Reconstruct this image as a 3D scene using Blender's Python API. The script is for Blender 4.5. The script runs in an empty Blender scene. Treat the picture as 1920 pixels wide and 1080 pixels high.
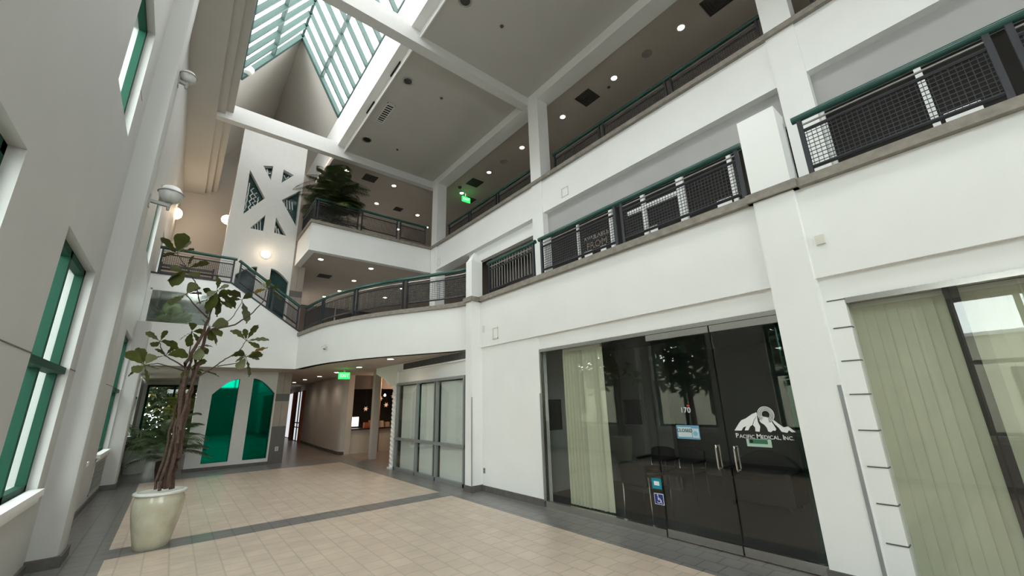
import bpy, bmesh, math, random
from mathutils import Vector, Matrix
from mathutils.geometry import tessellate_polygon
random.seed(7)
S = bpy.context.scene
COL = S.collection
PI = math.pi
# ---------------------------------------------------------------- camera
cd = bpy.data.cameras.new('camera'); cam = bpy.data.objects.new('camera', cd); COL.objects.link(cam)
cd.sensor_width = 36; cd.lens = 36*755.4266/1920; cd.clip_start = .05; cd.clip_end = 300
_r = ((0.77814556, -0.62756517, -0.02552324), (0.15239784, 0.22807501, -0.9616427), (0.60931468, 0.74440832, 0.27311514))
cam.matrix_world = Matrix(((_r[0][0], -_r[1][0], -_r[2][0], 0), (_r[0][1], -_r[1][1], -_r[2][1], 0),
                           (_r[0][2], -_r[1][2], -_r[2][2], 1.86), (0, 0, 0, 1)))
S.camera = cam
# ---------------------------------------------------------------- world, exposure
w = bpy.data.worlds.new('overcast_sky'); S.world = w; w.use_nodes = True
nt = w.node_tree; bg = nt.nodes['Background']
geo = nt.nodes.new('ShaderNodeTexCoord'); sep = nt.nodes.new('ShaderNodeSeparateXYZ'); rmp = nt.nodes.new('ShaderNodeValToRGB')
nt.links.new(geo.outputs['Generated'], sep.inputs[0]); nt.links.new(sep.outputs['Z'], rmp.inputs[0]); nt.links.new(rmp.outputs[0], bg.inputs[0])
rmp.color_ramp.elements[0].position = 0; rmp.color_ramp.elements[0].color = (1, .992, .985, 1)
rmp.color_ramp.elements[1].position = .9; rmp.color_ramp.elements[1].color = (.56, .565, .565, 1)
bg.inputs[1].default_value = 5.6
S.view_settings.view_transform = 'Standard'; S.view_settings.look = 'None'; S.view_settings.gamma = 1
S.view_settings.exposure = 1.14; S.view_settings.use_curve_mapping = False
S.cycles.use_denoising = True
S.cycles.max_bounces = 9; S.cycles.diffuse_bounces = 5; S.cycles.glossy_bounces = 4; S.cycles.transparent_max_bounces = 12
S.cycles.transmission_bounces = 4; S.cycles.sample_clamp_indirect = 6; S.cycles.caustics_reflective = False; S.cycles.caustics_refractive = False
def portal(name, loc, rot, sx, sy):
    l = bpy.data.lights.new(name, 'AREA'); l.shape = 'RECTANGLE'; l.size = sx; l.size_y = sy; l.cycles.is_portal = True
    o = bpy.data.objects.new(name, l); o.location = loc; o.rotation_euler = rot; COL.objects.link(o)
portal('skylight_daylight', (1.8, 4, 13.36), (0, 0, 0), 3.6, 23)
portal('rear_fill_daylight', (2.15, -7.95, 4.95), (PI/2, 0, 0), 5.9, 2.7)  # sky portal for the glazed strip added behind the camera as fill
for _y in (-.29, 3.27, 6.83, 10.39, 13.95): portal('side_daylight', (-1.39, _y, 2.36), (0, -PI/2, 0), 2.77, 1.94)
for _y in (-.37, 3.17, 6.79, 10.35, 13.8): portal('side_daylight', (-1.39, _y, 6.72), (0, -PI/2, 0), 1.9, 1.38)

# ---------------------------------------------------------------- materials
MATS = {}
def mat(name, col, rough=.6, metal=0, noise=0, nscale=8, bump=0, spec=.5, emit=None, estr=0, tint2=None, bscale=None):
    if name in MATS: return MATS[name]
    m = bpy.data.materials.new(name); m.use_nodes = True; nt = m.node_tree; b = nt.nodes['Principled BSDF']
    b.inputs['Base Color'].default_value = (*col, 1); b.inputs['Roughness'].default_value = rough; b.inputs['Metallic'].default_value = metal
    b.inputs['Specular IOR Level'].default_value = spec
    tc = nt.nodes.new('ShaderNodeTexCoord')
    if noise:
        n = nt.nodes.new('ShaderNodeTexNoise'); n.inputs['Scale'].default_value = nscale; n.inputs['Detail'].default_value = 4
        r = nt.nodes.new('ShaderNodeValToRGB'); nt.links.new(tc.outputs['Object'], n.inputs['Vector']); nt.links.new(n.outputs['Fac'], r.inputs[0])
        t = tint2 or tuple(c*(1-noise) for c in col)
        r.color_ramp.elements[0].position = .3; r.color_ramp.elements[0].color = (*t, 1)
        r.color_ramp.elements[1].position = .7; r.color_ramp.elements[1].color = (*col, 1)
        nt.links.new(r.outputs[0], b.inputs['Base Color'])
    if bump:
        n2 = nt.nodes.new('ShaderNodeTexNoise'); n2.inputs['Scale'].default_value = bscale or nscale*4; n2.inputs['Detail'].default_value = 3
        bp = nt.nodes.new('ShaderNodeBump'); bp.inputs['Strength'].default_value = bump; bp.inputs['Distance'].default_value = .01
        nt.links.new(tc.outputs['Object'], n2.inputs['Vector']); nt.links.new(n2.outputs['Fac'], bp.inputs['Height']); nt.links.new(bp.outputs[0], b.inputs['Normal'])
    if emit: b.inputs['Emission Color'].default_value = (*emit, 1); b.inputs['Emission Strength'].default_value = estr
    MATS[name] = m; return m
def glass(name, tint, refl, rough=.0, rtint=(1, 1, 1), ior=1.5):
    m = bpy.data.materials.new(name); m.use_nodes = True; nt = m.node_tree; N = nt.nodes; N.clear()
    out = N.new('ShaderNodeOutputMaterial'); mx = N.new('ShaderNodeMixShader'); tr = N.new('ShaderNodeBsdfTransparent'); gl = N.new('ShaderNodeBsdfGlossy')
    lw_ = N.new('ShaderNodeLayerWeight'); lw_.inputs[0].default_value = .5
    pw = N.new('ShaderNodeMath'); pw.operation = 'POWER'; pw.inputs[1].default_value = 4.0
    mu = N.new('ShaderNodeMath'); mu.operation = 'MULTIPLY_ADD'; mu.inputs[1].default_value = .9*refl; mu.inputs[2].default_value = .042*refl; mu.use_clamp = True
    tr.inputs[0].default_value = (*tint, 1); gl.inputs[0].default_value = (*rtint, 1); gl.inputs[1].default_value = rough
    L = nt.links; L.new(lw_.outputs['Facing'], pw.inputs[0]); L.new(pw.outputs[0], mu.inputs[0]); L.new(mu.outputs[0], mx.inputs[0]); L.new(tr.outputs[0], mx.inputs[1]); L.new(gl.outputs[0], mx.inputs[2]); L.new(mx.outputs[0], out.inputs[0])
    MATS[name] = m; return m
def tile_mat(name, c1, c2, cm, sx, sy, rough=.35, mortar=.012):
    m = bpy.data.materials.new(name); m.use_nodes = True; nt = m.node_tree; b = nt.nodes['Principled BSDF']; N = nt.nodes; L = nt.links
    tc = N.new('ShaderNodeTexCoord'); br = N.new('ShaderNodeTexBrick'); br.offset = .5; br.squash = 1
    mp = N.new('ShaderNodeMapping'); mp.inputs['Rotation'].default_value = (0, 0, PI/2); L.new(tc.outputs['Object'], mp.inputs['Vector'])
    br.inputs['Color1'].default_value = (*c1, 1); br.inputs['Color2'].default_value = (*c2, 1); br.inputs['Mortar'].default_value = (*cm, 1)
    br.inputs['Scale'].default_value = 1; br.inputs['Mortar Size'].default_value = mortar; br.inputs['Mortar Smooth'].default_value = .3
    br.inputs['Brick Width'].default_value = sx; br.inputs['Row Height'].default_value = sy
    L.new(mp.outputs[0], br.inputs['Vector'])
    no = N.new('ShaderNodeTexNoise'); no.inputs['Scale'].default_value = 3; no.inputs['Detail'].default_value = 5; L.new(tc.outputs['Object'], no.inputs['Vector'])
    hs = N.new('ShaderNodeMixRGB'); hs.blend_type = 'MULTIPLY'; hs.inputs[0].default_value = .55
    rp = N.new('ShaderNodeValToRGB'); rp.color_ramp.elements[0].position = .3; rp.color_ramp.elements[0].color = (.72, .72, .72, 1); rp.color_ramp.elements[1].position = .7
    L.new(no.outputs['Fac'], rp.inputs[0]); L.new(br.outputs['Color'], hs.inputs[1]); L.new(rp.outputs[0], hs.inputs[2]); L.new(hs.outputs[0], b.inputs['Base Color'])
    b.inputs['Roughness'].default_value = rough
    MATS[name] = m; return m
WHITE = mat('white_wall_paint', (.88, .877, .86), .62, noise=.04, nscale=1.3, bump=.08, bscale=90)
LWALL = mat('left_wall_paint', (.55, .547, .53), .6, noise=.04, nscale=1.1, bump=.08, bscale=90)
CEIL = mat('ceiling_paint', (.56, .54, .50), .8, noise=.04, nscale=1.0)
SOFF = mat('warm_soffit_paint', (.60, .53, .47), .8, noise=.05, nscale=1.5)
GREYW = mat('shaded_grey_spandrel', (.42, .41, .40), .7, noise=.05, nscale=2)  # part of this grey is painted shade from the overhang above
DARKW = mat('dark_brown_wall', (.11, .085, .075), .8, noise=.2, nscale=1.5)
LEDGE = mat('brown_stone_ledge', (.30, .265, .225), .55, noise=.35, nscale=9, bump=.2)
BASEB = mat('dark_stone_base', (.13, .12, .115), .5, noise=.3, nscale=12)
TAN = tile_mat('tan_floor_tile', (.66, .53, .425), (.60, .48, .385), (.50, .415, .335), .26, .26)
GREYT = tile_mat('grey_floor_tile', (.215, .205, .195), (.19, .18, .17), (.12, .115, .11), .26, .26, .3)
BROWNT = tile_mat('brown_floor_tile', (.30, .23, .19), (.26, .20, .165), (.16, .12, .10), .26, .26, .3)
PINKT = tile_mat('tan_pillar_tile', (.40, .335, .285), (.37, .31, .265), (.25, .21, .19), .45, .4, .45)
GREEN = mat('green_enamel', (.010, .070, .056), .25, spec=.6, noise=.1, nscale=5)
GFRAME = mat('green_window_frame', (.007, .062, .037), .6, spec=.2, noise=.1, nscale=3)
BLACKM = mat('charcoal_metal', (.035, .035, .042), .38, metal=.2, noise=.1, nscale=10)
BARG = mat('grey_metal_bar', (.30, .29, .28), .3, metal=.6, noise=.05)
CHROME = mat('brushed_steel', (.62, .60, .57), .25, metal=1, noise=.1, nscale=30)
ALU = mat('grey_aluminium', (.36, .37, .37), .4, metal=.5, noise=.06)
OFFW = mat('off_white_plastic', (.72, .70, .62), .5, noise=.03)
LAMPW = mat('lamp_shell_white', (.80, .80, .79), .35, noise=.03)
LAMPG = mat('lamp_bracket_grey', (.42, .42, .41), .4, metal=.3, noise=.05)
GLOW = mat('warm_lamp_glow', (.9, .85, .75), .5, emit=(1, .83, .62), estr=7)
DL = mat('downlight_glow', (.9, .88, .8), .5, emit=(1, .94, .80), estr=9)
RIMW = mat('downlight_rim', (.75, .73, .70), .4, noise=.03)
DARKV = mat('dark_vent_metal', (.10, .09, .085), .6, noise=.2)
BLACK = mat('black_recess', (.008, .008, .008), .7, noise=.2)
BLIND = mat('cream_vertical_blind', (.66, .65, .50), .7, noise=.06, nscale=4)
SHADE = mat('white_roller_shade', (.90, .92, .91), .7, noise=.03)
SIGNG = mat('exit_sign_green', (.02, .5, .08), .5, emit=(.03, 1, .12), estr=.9)
SIGNT = mat('exit_letter_light', (.5, .9, .6), .5, emit=(.5, 1, .55), estr=1.0)
VINYL = mat('white_vinyl', (.85, .85, .85), .5, noise=.02)
TRUNK = mat('fig_bark', (.13, .075, .055), .8, noise=.5, nscale=30, bump=.4)
TWIG = mat('fig_twig', (.10, .065, .05), .7, noise=.3, nscale=30)
FIGL = mat('fig_leaf_green', (.080, .088, .014), .55, spec=.3, noise=.45, nscale=9, tint2=(.052, .064, .012))
FIGY = mat('fig_leaf_yellow', (.28, .20, .02), .45, noise=.3, nscale=9)
FIGP = mat('fig_leaf_underside', (.17, .18, .085), .6, spec=.3, noise=.2, nscale=9)
POTC = mat('cream_glazed_ceramic', (.62, .60, .47), .16, noise=.28, nscale=5, tint2=(.50, .46, .33))
POTR = mat('pot_rim_white', (.74, .74, .68), .2, noise=.1)
SOIL = mat('dark_soil', (.05, .035, .025), .9, noise=.5, nscale=40)
PALM = mat('palm_leaf_green', (.06, .10, .028), .5, noise=.5, nscale=3, tint2=(.03, .055, .018))
PALMD = mat('dark_palm_leaf', (.09, .115, .035), .55, noise=.5, nscale=2, tint2=(.022, .035, .014))
PALMY = mat('bright_palm_leaf', (.20, .24, .05), .5, noise=.4, nscale=3)
TREEL = mat('outdoor_tree_leaf', (.07, .11, .035), .6, noise=.6, nscale=1.2, tint2=(.03, .05, .02))
TREEY = mat('autumn_tree_leaf', (.42, .34, .05), .6, noise=.5, nscale=1.5)
CREAMB = mat('cream_stucco', (.66, .63, .50), .8, noise=.1, nscale=.8)
PAVE = mat('outdoor_paving', (.35, .34, .32), .8, noise=.2, nscale=1)
CARPET = mat('dark_carpet', (.03, .029, .028), .95, noise=.3, nscale=60)
SUITEW = mat('suite_grey_wall', (.19, .195, .185), .8, noise=.06, nscale=2)
CHAIRB = mat('black_upholstery', (.012, .012, .013), .55, noise=.3, nscale=20)
WOODR = mat('red_brown_wood', (.16, .06, .03), .45, noise=.3, nscale=8)
ORANGE = mat('orange_painted_frame', (.45, .11, .03), .4, noise=.15, nscale=6)
TEALG = MATS['tg'] = mat('tinted_green_mirror_glass', (.0, .085, .05), .03, metal=1, noise=.1, nscale=.6)
DGLASS = mat('dark_reflective_glass', (.020, .018, .016), .12, spec=.22, noise=.1, nscale=.5)
SFG = glass('storefront_glass', (.93, .945, .93), .85)
WING = glass('window_glass_cyan', (.93, .985, .975), .45)
SKYG = glass('skylight_glass', (.70, .71, .705), .25)
DOORG = glass('door_green_edge_glass', (.45, .62, .58), 1.0)

# ---------------------------------------------------------------- mesh builder
class MB:
    def __init__(s): s.v = []; s.f = []; s.m = []; s.mi = 0
    def face(s, pts):
        n = len(s.v); s.v += [tuple(p) for p in pts]; s.f.append(tuple(range(n, n+len(pts)))); s.m.append(s.mi); return s
    def raw(s, vs, fs):
        n = len(s.v); s.v += [tuple(p) for p in vs]
        for f in fs: s.f.append(tuple(i+n for i in f)); s.m.append(s.mi)
        return s
    def box(s, x0, x1, y0, y1, z0, z1):
        if x0 > x1: x0, x1 = x1, x0
        if y0 > y1: y0, y1 = y1, y0
        if z0 > z1: z0, z1 = z1, z0
        return s.raw([(x0,y0,z0),(x1,y0,z0),(x1,y1,z0),(x0,y1,z0),(x0,y0,z1),(x1,y0,z1),(x1,y1,z1),(x0,y1,z1)],
                     [(0,3,2,1),(4,5,6,7),(0,1,5,4),(1,2,6,5),(2,3,7,6),(3,0,4,7)])
    def beam(s, a, b, wd, ht, up=(0,0,1)):
        a = Vector(a); b = Vector(b); d = (b-a).normalized(); u = Vector(up)
        sd = d.cross(u)
        if sd.length < 1e-4: sd = d.cross(Vector((0,1,0)))
        sd.normalize(); u = sd.cross(d).normalized(); sd *= wd/2; u *= ht/2
        vs = [p+i*sd+j*u for p in (a, b) for i, j in ((-1,-1),(1,-1),(1,1),(-1,1))]
        return s.raw(vs, [(0,1,2,3),(7,6,5,4),(0,4,5,1),(1,5,6,2),(2,6,7,3),(3,7,4,0)])
    def tube(s, pts, r, n=8, cap=True):
        pts = [Vector(p) for p in pts]; k = len(pts); rs = r if isinstance(r, (list, tuple)) else [r]*k
        rings = []
        for i, p in enumerate(pts):
            d = (pts[min(i+1,k-1)]-pts[max(i-1,0)]).normalized()
            a = d.cross(Vector((0,0,1)))
            if a.length < .05: a = d.cross(Vector((1,0,0)))
            a.normalize(); b = a.cross(d)
            rings.append([p+(a*math.cos(2*PI*j/n)+b*math.sin(2*PI*j/n))*rs[i] for j in range(n)])
        vs = [q for R in rings for q in R]; fs = []
        for i in range(k-1):
            for j in range(n): fs.append((i*n+j, i*n+(j+1)%n, (i+1)*n+(j+1)%n, (i+1)*n+j))
        if cap: fs += [tuple(range(n-1,-1,-1)), tuple(range((k-1)*n, k*n))]
        return s.raw(vs, fs)
    def lathe(s, prof, c=(0,0,0), n=28, axis='z'):
        vs = []; fs = []; k = len(prof)
        for r, h in prof:
            for j in range(n):
                a = 2*PI*j/n; x, y = r*math.cos(a), r*math.sin(a)
                p = (x, y, h) if axis == 'z' else ((h, x, y) if axis == 'x' else (x, h, y))
                vs.append((c[0]+p[0], c[1]+p[1], c[2]+p[2]))
        for i in range(k-1):
            for j in range(n): fs.append((i*n+j, i*n+(j+1)%n, (i+1)*n+(j+1)%n, (i+1)*n+j))
        fs += [tuple(range(n-1,-1,-1)), tuple(range((k-1)*n, k*n))]
        return s.raw(vs, fs)
    def plate(s, outer, holes, a0, a1, fn):
        """polygon with holes in 2D (list of (p,q)), extruded from a0 to a1; fn(p,q,a)->(x,y,z)"""
        loops = [outer]+list(holes); fl = [p for l in loops for p in l]
        tris = tessellate_polygon([[Vector((p[0], p[1], 0)) for p in l] for l in loops])
        n = len(fl); vs = [fn(p[0], p[1], a0) for p in fl]+[fn(p[0], p[1], a1) for p in fl]
        fs = [tuple(t) for t in tris]+[tuple(i+n for i in reversed(t)) for t in tris]
        o = 0
        for l in loops:
            k = len(l)
            for i in range(k): j = (i+1) % k; fs.append((o+i, o+j, o+j+n, o+i+n))
            o += k
        return s.raw(vs, fs)
    def build(s, name, m, parent=None, smooth=False, org=None, fix=True):
        if parent is not None: off = Vector(parent['_o'])
        elif org is not None: off = Vector(org)
        else:
            xs, ys, zs = zip(*s.v); off = Vector(((min(xs)+max(xs))/2, (min(ys)+max(ys))/2, min(zs)))
        me = bpy.data.meshes.new(name); me.from_pydata([tuple(Vector(v)-off) for v in s.v], [], s.f)
        for mm in (m if isinstance(m, (list, tuple)) else [m]): me.materials.append(mm)
        me.polygons.foreach_set('material_index', s.m)
        if fix:
            b = bmesh.new(); b.from_mesh(me); bmesh.ops.recalc_face_normals(b, faces=b.faces[:]); b.to_mesh(me); b.free()
        if smooth:
            me.polygons.foreach_set('use_smooth', [True]*len(me.polygons))
            try: me.set_sharp_from_angle(angle=.7)
            except Exception: pass
        o = bpy.data.objects.new(name, me); COL.objects.link(o)
        if parent is not None:
            o.parent = parent; o['_o'] = tuple(off)
        else: o.location = off; o['_o'] = tuple(off)
        return o
def XY(p, q, a): return (p, q, a)
def YZ(p, q, a): return (a, p, q)
def XZ(p, q, a): return (p, a, q)
def box(*a): return MB().box(*a)
def tag(o, label, cat, group=None, kind=None):
    o['label'] = label; o['category'] = cat
    if group: o['group'] = group
    if kind: o['kind'] = kind
    return o
def struct(name, mb, m, label=None, smooth=False, cat=None, keep=False):
    o = mb.build(name, m, smooth=smooth, org=None if not keep else (0,0,0)); o['kind'] = 'structure'
    if label: o['label'] = label
    if cat: o['category'] = cat
    return o
def thing(name, label, cat, loc, group=None, kind=None):
    o = bpy.data.objects.new(name, None); COL.objects.link(o); o.location = loc; o['_o'] = tuple(loc); o.empty_display_size = .1
    return tag(o, label, cat, group, kind)
def dup(root, loc, label, group=None):
    r = root.copy(); COL.objects.link(r); r.location = loc; r['label'] = label; r['_o'] = tuple(loc)
    if group: r['group'] = group
    for ch in list(root.children):
        c = ch.copy(); COL.objects.link(c); c.parent = r
        for g in list(ch.children):
            d = g.copy(); COL.objects.link(d); d.parent = c
    return r
def text_mb(txt, size, M, depth=.003, squeeze=1, small=None):
    """letters as mesh; M maps text plane to world"""
    c = bpy.data.curves.new('t', 'FONT'); c.body = txt; c.size = size; c.extrude = depth/2; c.align_x = 'CENTER'; c.align_y = 'CENTER'; c.resolution_u = 3
    o = bpy.data.objects.new('t', c); COL.objects.link(o); bpy.context.view_layer.update()
    me = bpy.data.meshes.new_from_object(o.evaluated_get(bpy.context.evaluated_depsgraph_get()))
    mb = MB(); mb.raw([M @ Vector((v.co.x*squeeze, v.co.y, v.co.z)) for v in me.vertices], [tuple(p.vertices) for p in me.polygons])
    bpy.data.objects.remove(o); bpy.data.meshes.remove(me); bpy.data.curves.remove(c); return mb
def facing_west(x, y, z):   # text plane on the right-hand facade, read from the atrium
    return Matrix(((0,0,-1,x),(-1,0,0,y),(0,1,0,z),(0,0,0,1)))
def facing_south(x, y, z):  # text plane seen when looking along +y
    return Matrix(((1,0,0,x),(0,0,-1,y),(0,1,0,z),(0,0,0,1)))

# measured points of the fig tree and of the emblem (metres)
FIG_STEMS = {
 't1': (0.035,0.02,[(0.09, 8.36, 0.76), (0.1, 8.32, 1.64), (0.05, 8.3, 2.6), (0.16, 8.3, 2.91), (0.24, 8.3, 3.33)]),
 't2': (0.038,0.022,[(0.16, 8.42, 0.74), (0.17, 8.42, 1.31), (0.18, 8.44, 2.02), (0.18, 8.42, 2.66), (0.27, 8.35, 3.19)]),
 't3': (0.02,0.012,[(-0.03, 8.38, 0.76), (0.01, 8.45, 1.28), (0.03, 8.5, 1.83), (0.05, 8.48, 2.45), (0.16, 8.45, 2.79)]),
 't4': (0.03,0.018,[(0.05, 8.5, 0.75), (0.07, 8.52, 1.24), (0.1, 8.5, 1.87), (0.1, 8.4, 2.44), (0.11, 8.36, 2.82)]),
 't5': (0.028,0.015,[(0.12, 8.3, 0.78), (0.12, 8.25, 1.4), (0.15, 8.3, 2.11), (0.22, 8.35, 2.53), (0.25, 8.35, 2.87)]),
 't6': (0.024,0.015,[(0.02, 8.28, 0.75), (0.06, 8.3, 1.29), (0.09, 8.36, 1.95), (0.11, 8.42, 2.53)]),
 'b1': (0.014,0.006,[(0.24, 8.3, 3.33), (0.11, 8.25, 3.43), (-0.12, 8.2, 3.68), (-0.06, 8.2, 3.79)]),
 'b1b': (0.01,0.005,[(0.09, 8.25, 3.56), (-0.04, 8.2, 3.91), (-0.17, 8.15, 4.1), (-0.33, 8.1, 4.31)]),
 'b2': (0.013,0.006,[(0.24, 8.3, 3.33), (0.26, 8.3, 3.59), (0.28, 8.3, 3.83)]),
 'b3': (0.009,0.004,[(0.29, 8.3, 3.16), (0.41, 8.35, 3.23), (0.55, 8.4, 3.38), (0.65, 8.4, 3.63), (0.67, 8.4, 3.76)]),
 'b4': (0.014,0.006,[(0.26, 8.35, 3.14), (0.6, 8.2, 3.25), (0.78, 8.1, 3.41), (0.94, 8.0, 3.65), (0.97, 8.0, 3.89)]),
 'b5': (0.013,0.005,[(0.18, 8.4, 2.34), (0.43, 8.2, 2.55), (0.55, 8.15, 2.67), (0.71, 8.1, 2.79), (0.79, 8.1, 2.98)]),
 'b5b': (0.009,0.005,[(0.46, 8.2, 2.55), (0.72, 8.05, 2.6), (0.81, 8.0, 2.74)]),
 'b6': (0.012,0.005,[(0.06, 8.4, 2.53), (-0.08, 8.3, 2.61), (-0.22, 8.2, 2.69), (-0.29, 8.2, 2.82), (-0.32, 8.2, 2.91)]),
 'b7': (0.011,0.005,[(0.05, 8.4, 2.48), (-0.12, 8.2, 2.52), (-0.28, 8.1, 2.56), (-0.42, 8.0, 2.52)]),
 'b8': (0.01,0.005,[(0.08, 8.4, 2.71), (0.06, 8.5, 2.97), (0.05, 8.5, 3.13)]),
}
FIG_LEAVES = [
 ((-0.18, 8.15, 4.02),(-0.35, 8.04, 3.87)),
 ((-0.18, 8.15, 4.02),(-0.01, 8.0, 3.98)),
 ((-0.18, 8.15, 4.02),(-0.36, 8.09, 4.07)),
 ((-0.33, 8.1, 4.31),(-0.53, 7.97, 4.47)),
 ((-0.33, 8.1, 4.31),(-0.29, 7.94, 4.59)),
 ((-0.33, 8.1, 4.31),(-0.46, 8.04, 4.24)),
 ((-0.33, 8.1, 4.31),(-0.15, 8.2, 4.47)),
 ((-0.33, 8.1, 4.31),(-0.44, 8.16, 4.42)),
 ((-0.33, 8.1, 4.31),(-0.23, 8.15, 4.58)),
 ((-0.17, 8.15, 4.1),(-0.29, 8.04, 3.81)),
 ((-0.17, 8.15, 4.1),(0.08, 8.13, 4.25)),
 ((-0.17, 8.15, 4.1),(-0.12, 8.05, 4.29)),
 ((-0.17, 8.15, 4.1),(-0.28, 8.02, 4.12)),
 ((-0.12, 8.2, 3.68),(-0.27, 8.05, 3.49)),
 ((-0.12, 8.2, 3.68),(-0.03, 8.08, 3.85)),
 ((-0.12, 8.2, 3.68),(0.06, 8.3, 3.76)),
 ((-0.12, 8.2, 3.68),(-0.31, 8.27, 3.59)),
 ((-0.12, 8.2, 3.68),(0.02, 8.26, 3.86)),
 ((0.28, 8.3, 3.83),(0.26, 8.36, 4.07)),
 ((0.28, 8.3, 3.83),(0.43, 8.18, 3.68)),
 ((0.28, 8.3, 3.83),(0.18, 8.21, 3.73)),
 ((0.28, 8.3, 3.83),(0.34, 8.31, 3.42)),
 ((0.28, 8.3, 3.83),(0.19, 8.34, 3.31)),
 ((0.28, 8.3, 3.83),(0.55, 8.38, 3.64)),
 ((0.28, 8.3, 3.83),(0.6, 8.38, 3.83)),
 ((0.28, 8.3, 3.83),(0.23, 8.15, 3.51)),
 ((0.28, 8.3, 3.83),(0.35, 8.3, 3.89)),
 ((0.28, 8.3, 3.68),(0.11, 8.32, 3.85)),
 ((0.28, 8.3, 3.68),(0.5, 8.27, 3.57)),
 ((0.28, 8.3, 3.68),(0.41, 8.17, 3.82)),
 ((0.28, 8.3, 3.68),(0.06, 8.26, 3.59)),
 ((0.66, 8.4, 3.74),(0.76, 8.25, 3.82)),
 ((0.66, 8.4, 3.74),(0.78, 8.5, 3.44)),
 ((0.66, 8.4, 3.74),(0.54, 8.48, 3.76)),
 ((0.97, 8.0, 3.89),(0.8, 7.98, 3.81)),
 ((0.97, 8.0, 3.89),(0.97, 7.91, 4.04)),
 ((0.97, 8.0, 3.89),(1.21, 8.09, 3.79)),
 ((0.97, 8.0, 3.89),(1.11, 7.99, 3.95)),
 ((0.97, 8.0, 3.89),(0.88, 8.08, 4.02)),
 ((0.79, 8.1, 2.98),(0.58, 8.17, 3.17)),
 ((0.79, 8.1, 2.98),(0.74, 8.07, 3.16)),
 ((0.79, 8.1, 2.98),(0.91, 8.04, 3.23)),
 ((0.79, 8.1, 2.98),(1.09, 8.1, 3.03)),
 ((0.79, 8.1, 2.98),(0.97, 8.05, 2.88)),
 ((0.82, 8.05, 2.71),(0.69, 7.92, 2.63)),
 ((0.82, 8.05, 2.71),(1.02, 7.96, 2.75)),
 ((0.82, 8.05, 2.71),(0.9, 8.11, 2.44)),
 ((0.82, 8.05, 2.71),(0.64, 7.88, 2.76)),
 ((0.82, 8.05, 2.71),(1.06, 7.88, 2.85)),
 ((0.82, 8.05, 2.71),(0.96, 8.06, 2.69)),
 ((0.82, 8.05, 2.71),(0.73, 7.95, 2.51)),
 ((-0.31, 8.2, 2.9),(-0.48, 8.18, 3.02)),
 ((-0.31, 8.2, 2.9),(-0.26, 8.16, 3.07)),
 ((-0.31, 8.2, 2.9),(-0.1, 8.12, 2.84)),
 ((-0.31, 8.2, 2.9),(-0.38, 8.32, 2.86)),
 ((-0.31, 8.2, 2.9),(-0.2, 8.08, 2.89)),
 ((-0.22, 8.2, 2.69),(-0.35, 8.14, 2.63)),
 ((-0.22, 8.2, 2.69),(0.03, 8.08, 2.74)),
 ((-0.22, 8.2, 2.69),(-0.15, 8.21, 2.79)),
 ((-0.22, 8.2, 2.69),(-0.3, 8.1, 2.75)),
 ((-0.42, 8.0, 2.52),(-0.62, 7.93, 2.69)),
 ((-0.42, 8.0, 2.52),(-0.52, 8.04, 2.77)),
 ((-0.42, 8.0, 2.52),(-0.34, 7.92, 2.68)),
 ((-0.42, 8.0, 2.52),(-0.55, 7.99, 2.38)),
 ((-0.42, 8.0, 2.52),(-0.36, 8.09, 2.32)),
 ((-0.42, 8.0, 2.52),(-0.51, 7.85, 2.43)),
 ((-0.42, 8.0, 2.52),(-0.28, 7.84, 2.47)),
 ((0.05, 8.5, 3.13),(0.04, 8.39, 3.26)),
 ((0.05, 8.5, 3.13),(-0.04, 8.55, 3.04)),
 ((0.05, 8.5, 3.13),(0.17, 8.5, 2.98)),
 ((0.05, 8.5, 3.13),(0.03, 8.39, 2.91)),
 ((0.05, 8.5, 3.13),(0.19, 8.42, 3.13)),
 ((0.27, 8.35, 3.19),(0.43, 8.22, 3.09)),
 ((0.27, 8.35, 3.19),(0.39, 8.31, 2.97)),
 ((0.27, 8.35, 3.19),(0.47, 8.18, 3.3)),
 ((0.27, 8.35, 3.19),(0.15, 8.38, 3.32)),
 ((0.27, 8.35, 3.19),(0.34, 8.44, 3.03)),
 ((0.18, 8.4, 2.88),(0.3, 8.51, 2.81)),
 ((0.18, 8.4, 2.88),(0.1, 8.44, 2.77)),
 ((0.18, 8.4, 2.88),(0.34, 8.51, 2.92)),
 ((0.18, 8.4, 2.88),(0.2, 8.23, 2.67)),
 ((0.11, 8.4, 2.53),(0.05, 8.31, 2.39)),
 ((0.11, 8.4, 2.53),(0.25, 8.51, 2.45)),
 ((0.11, 8.4, 2.53),(0.3, 8.45, 2.66)),
 ((0.11, 8.4, 2.53),(0.5, 8.34, 2.43)),
]
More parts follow.
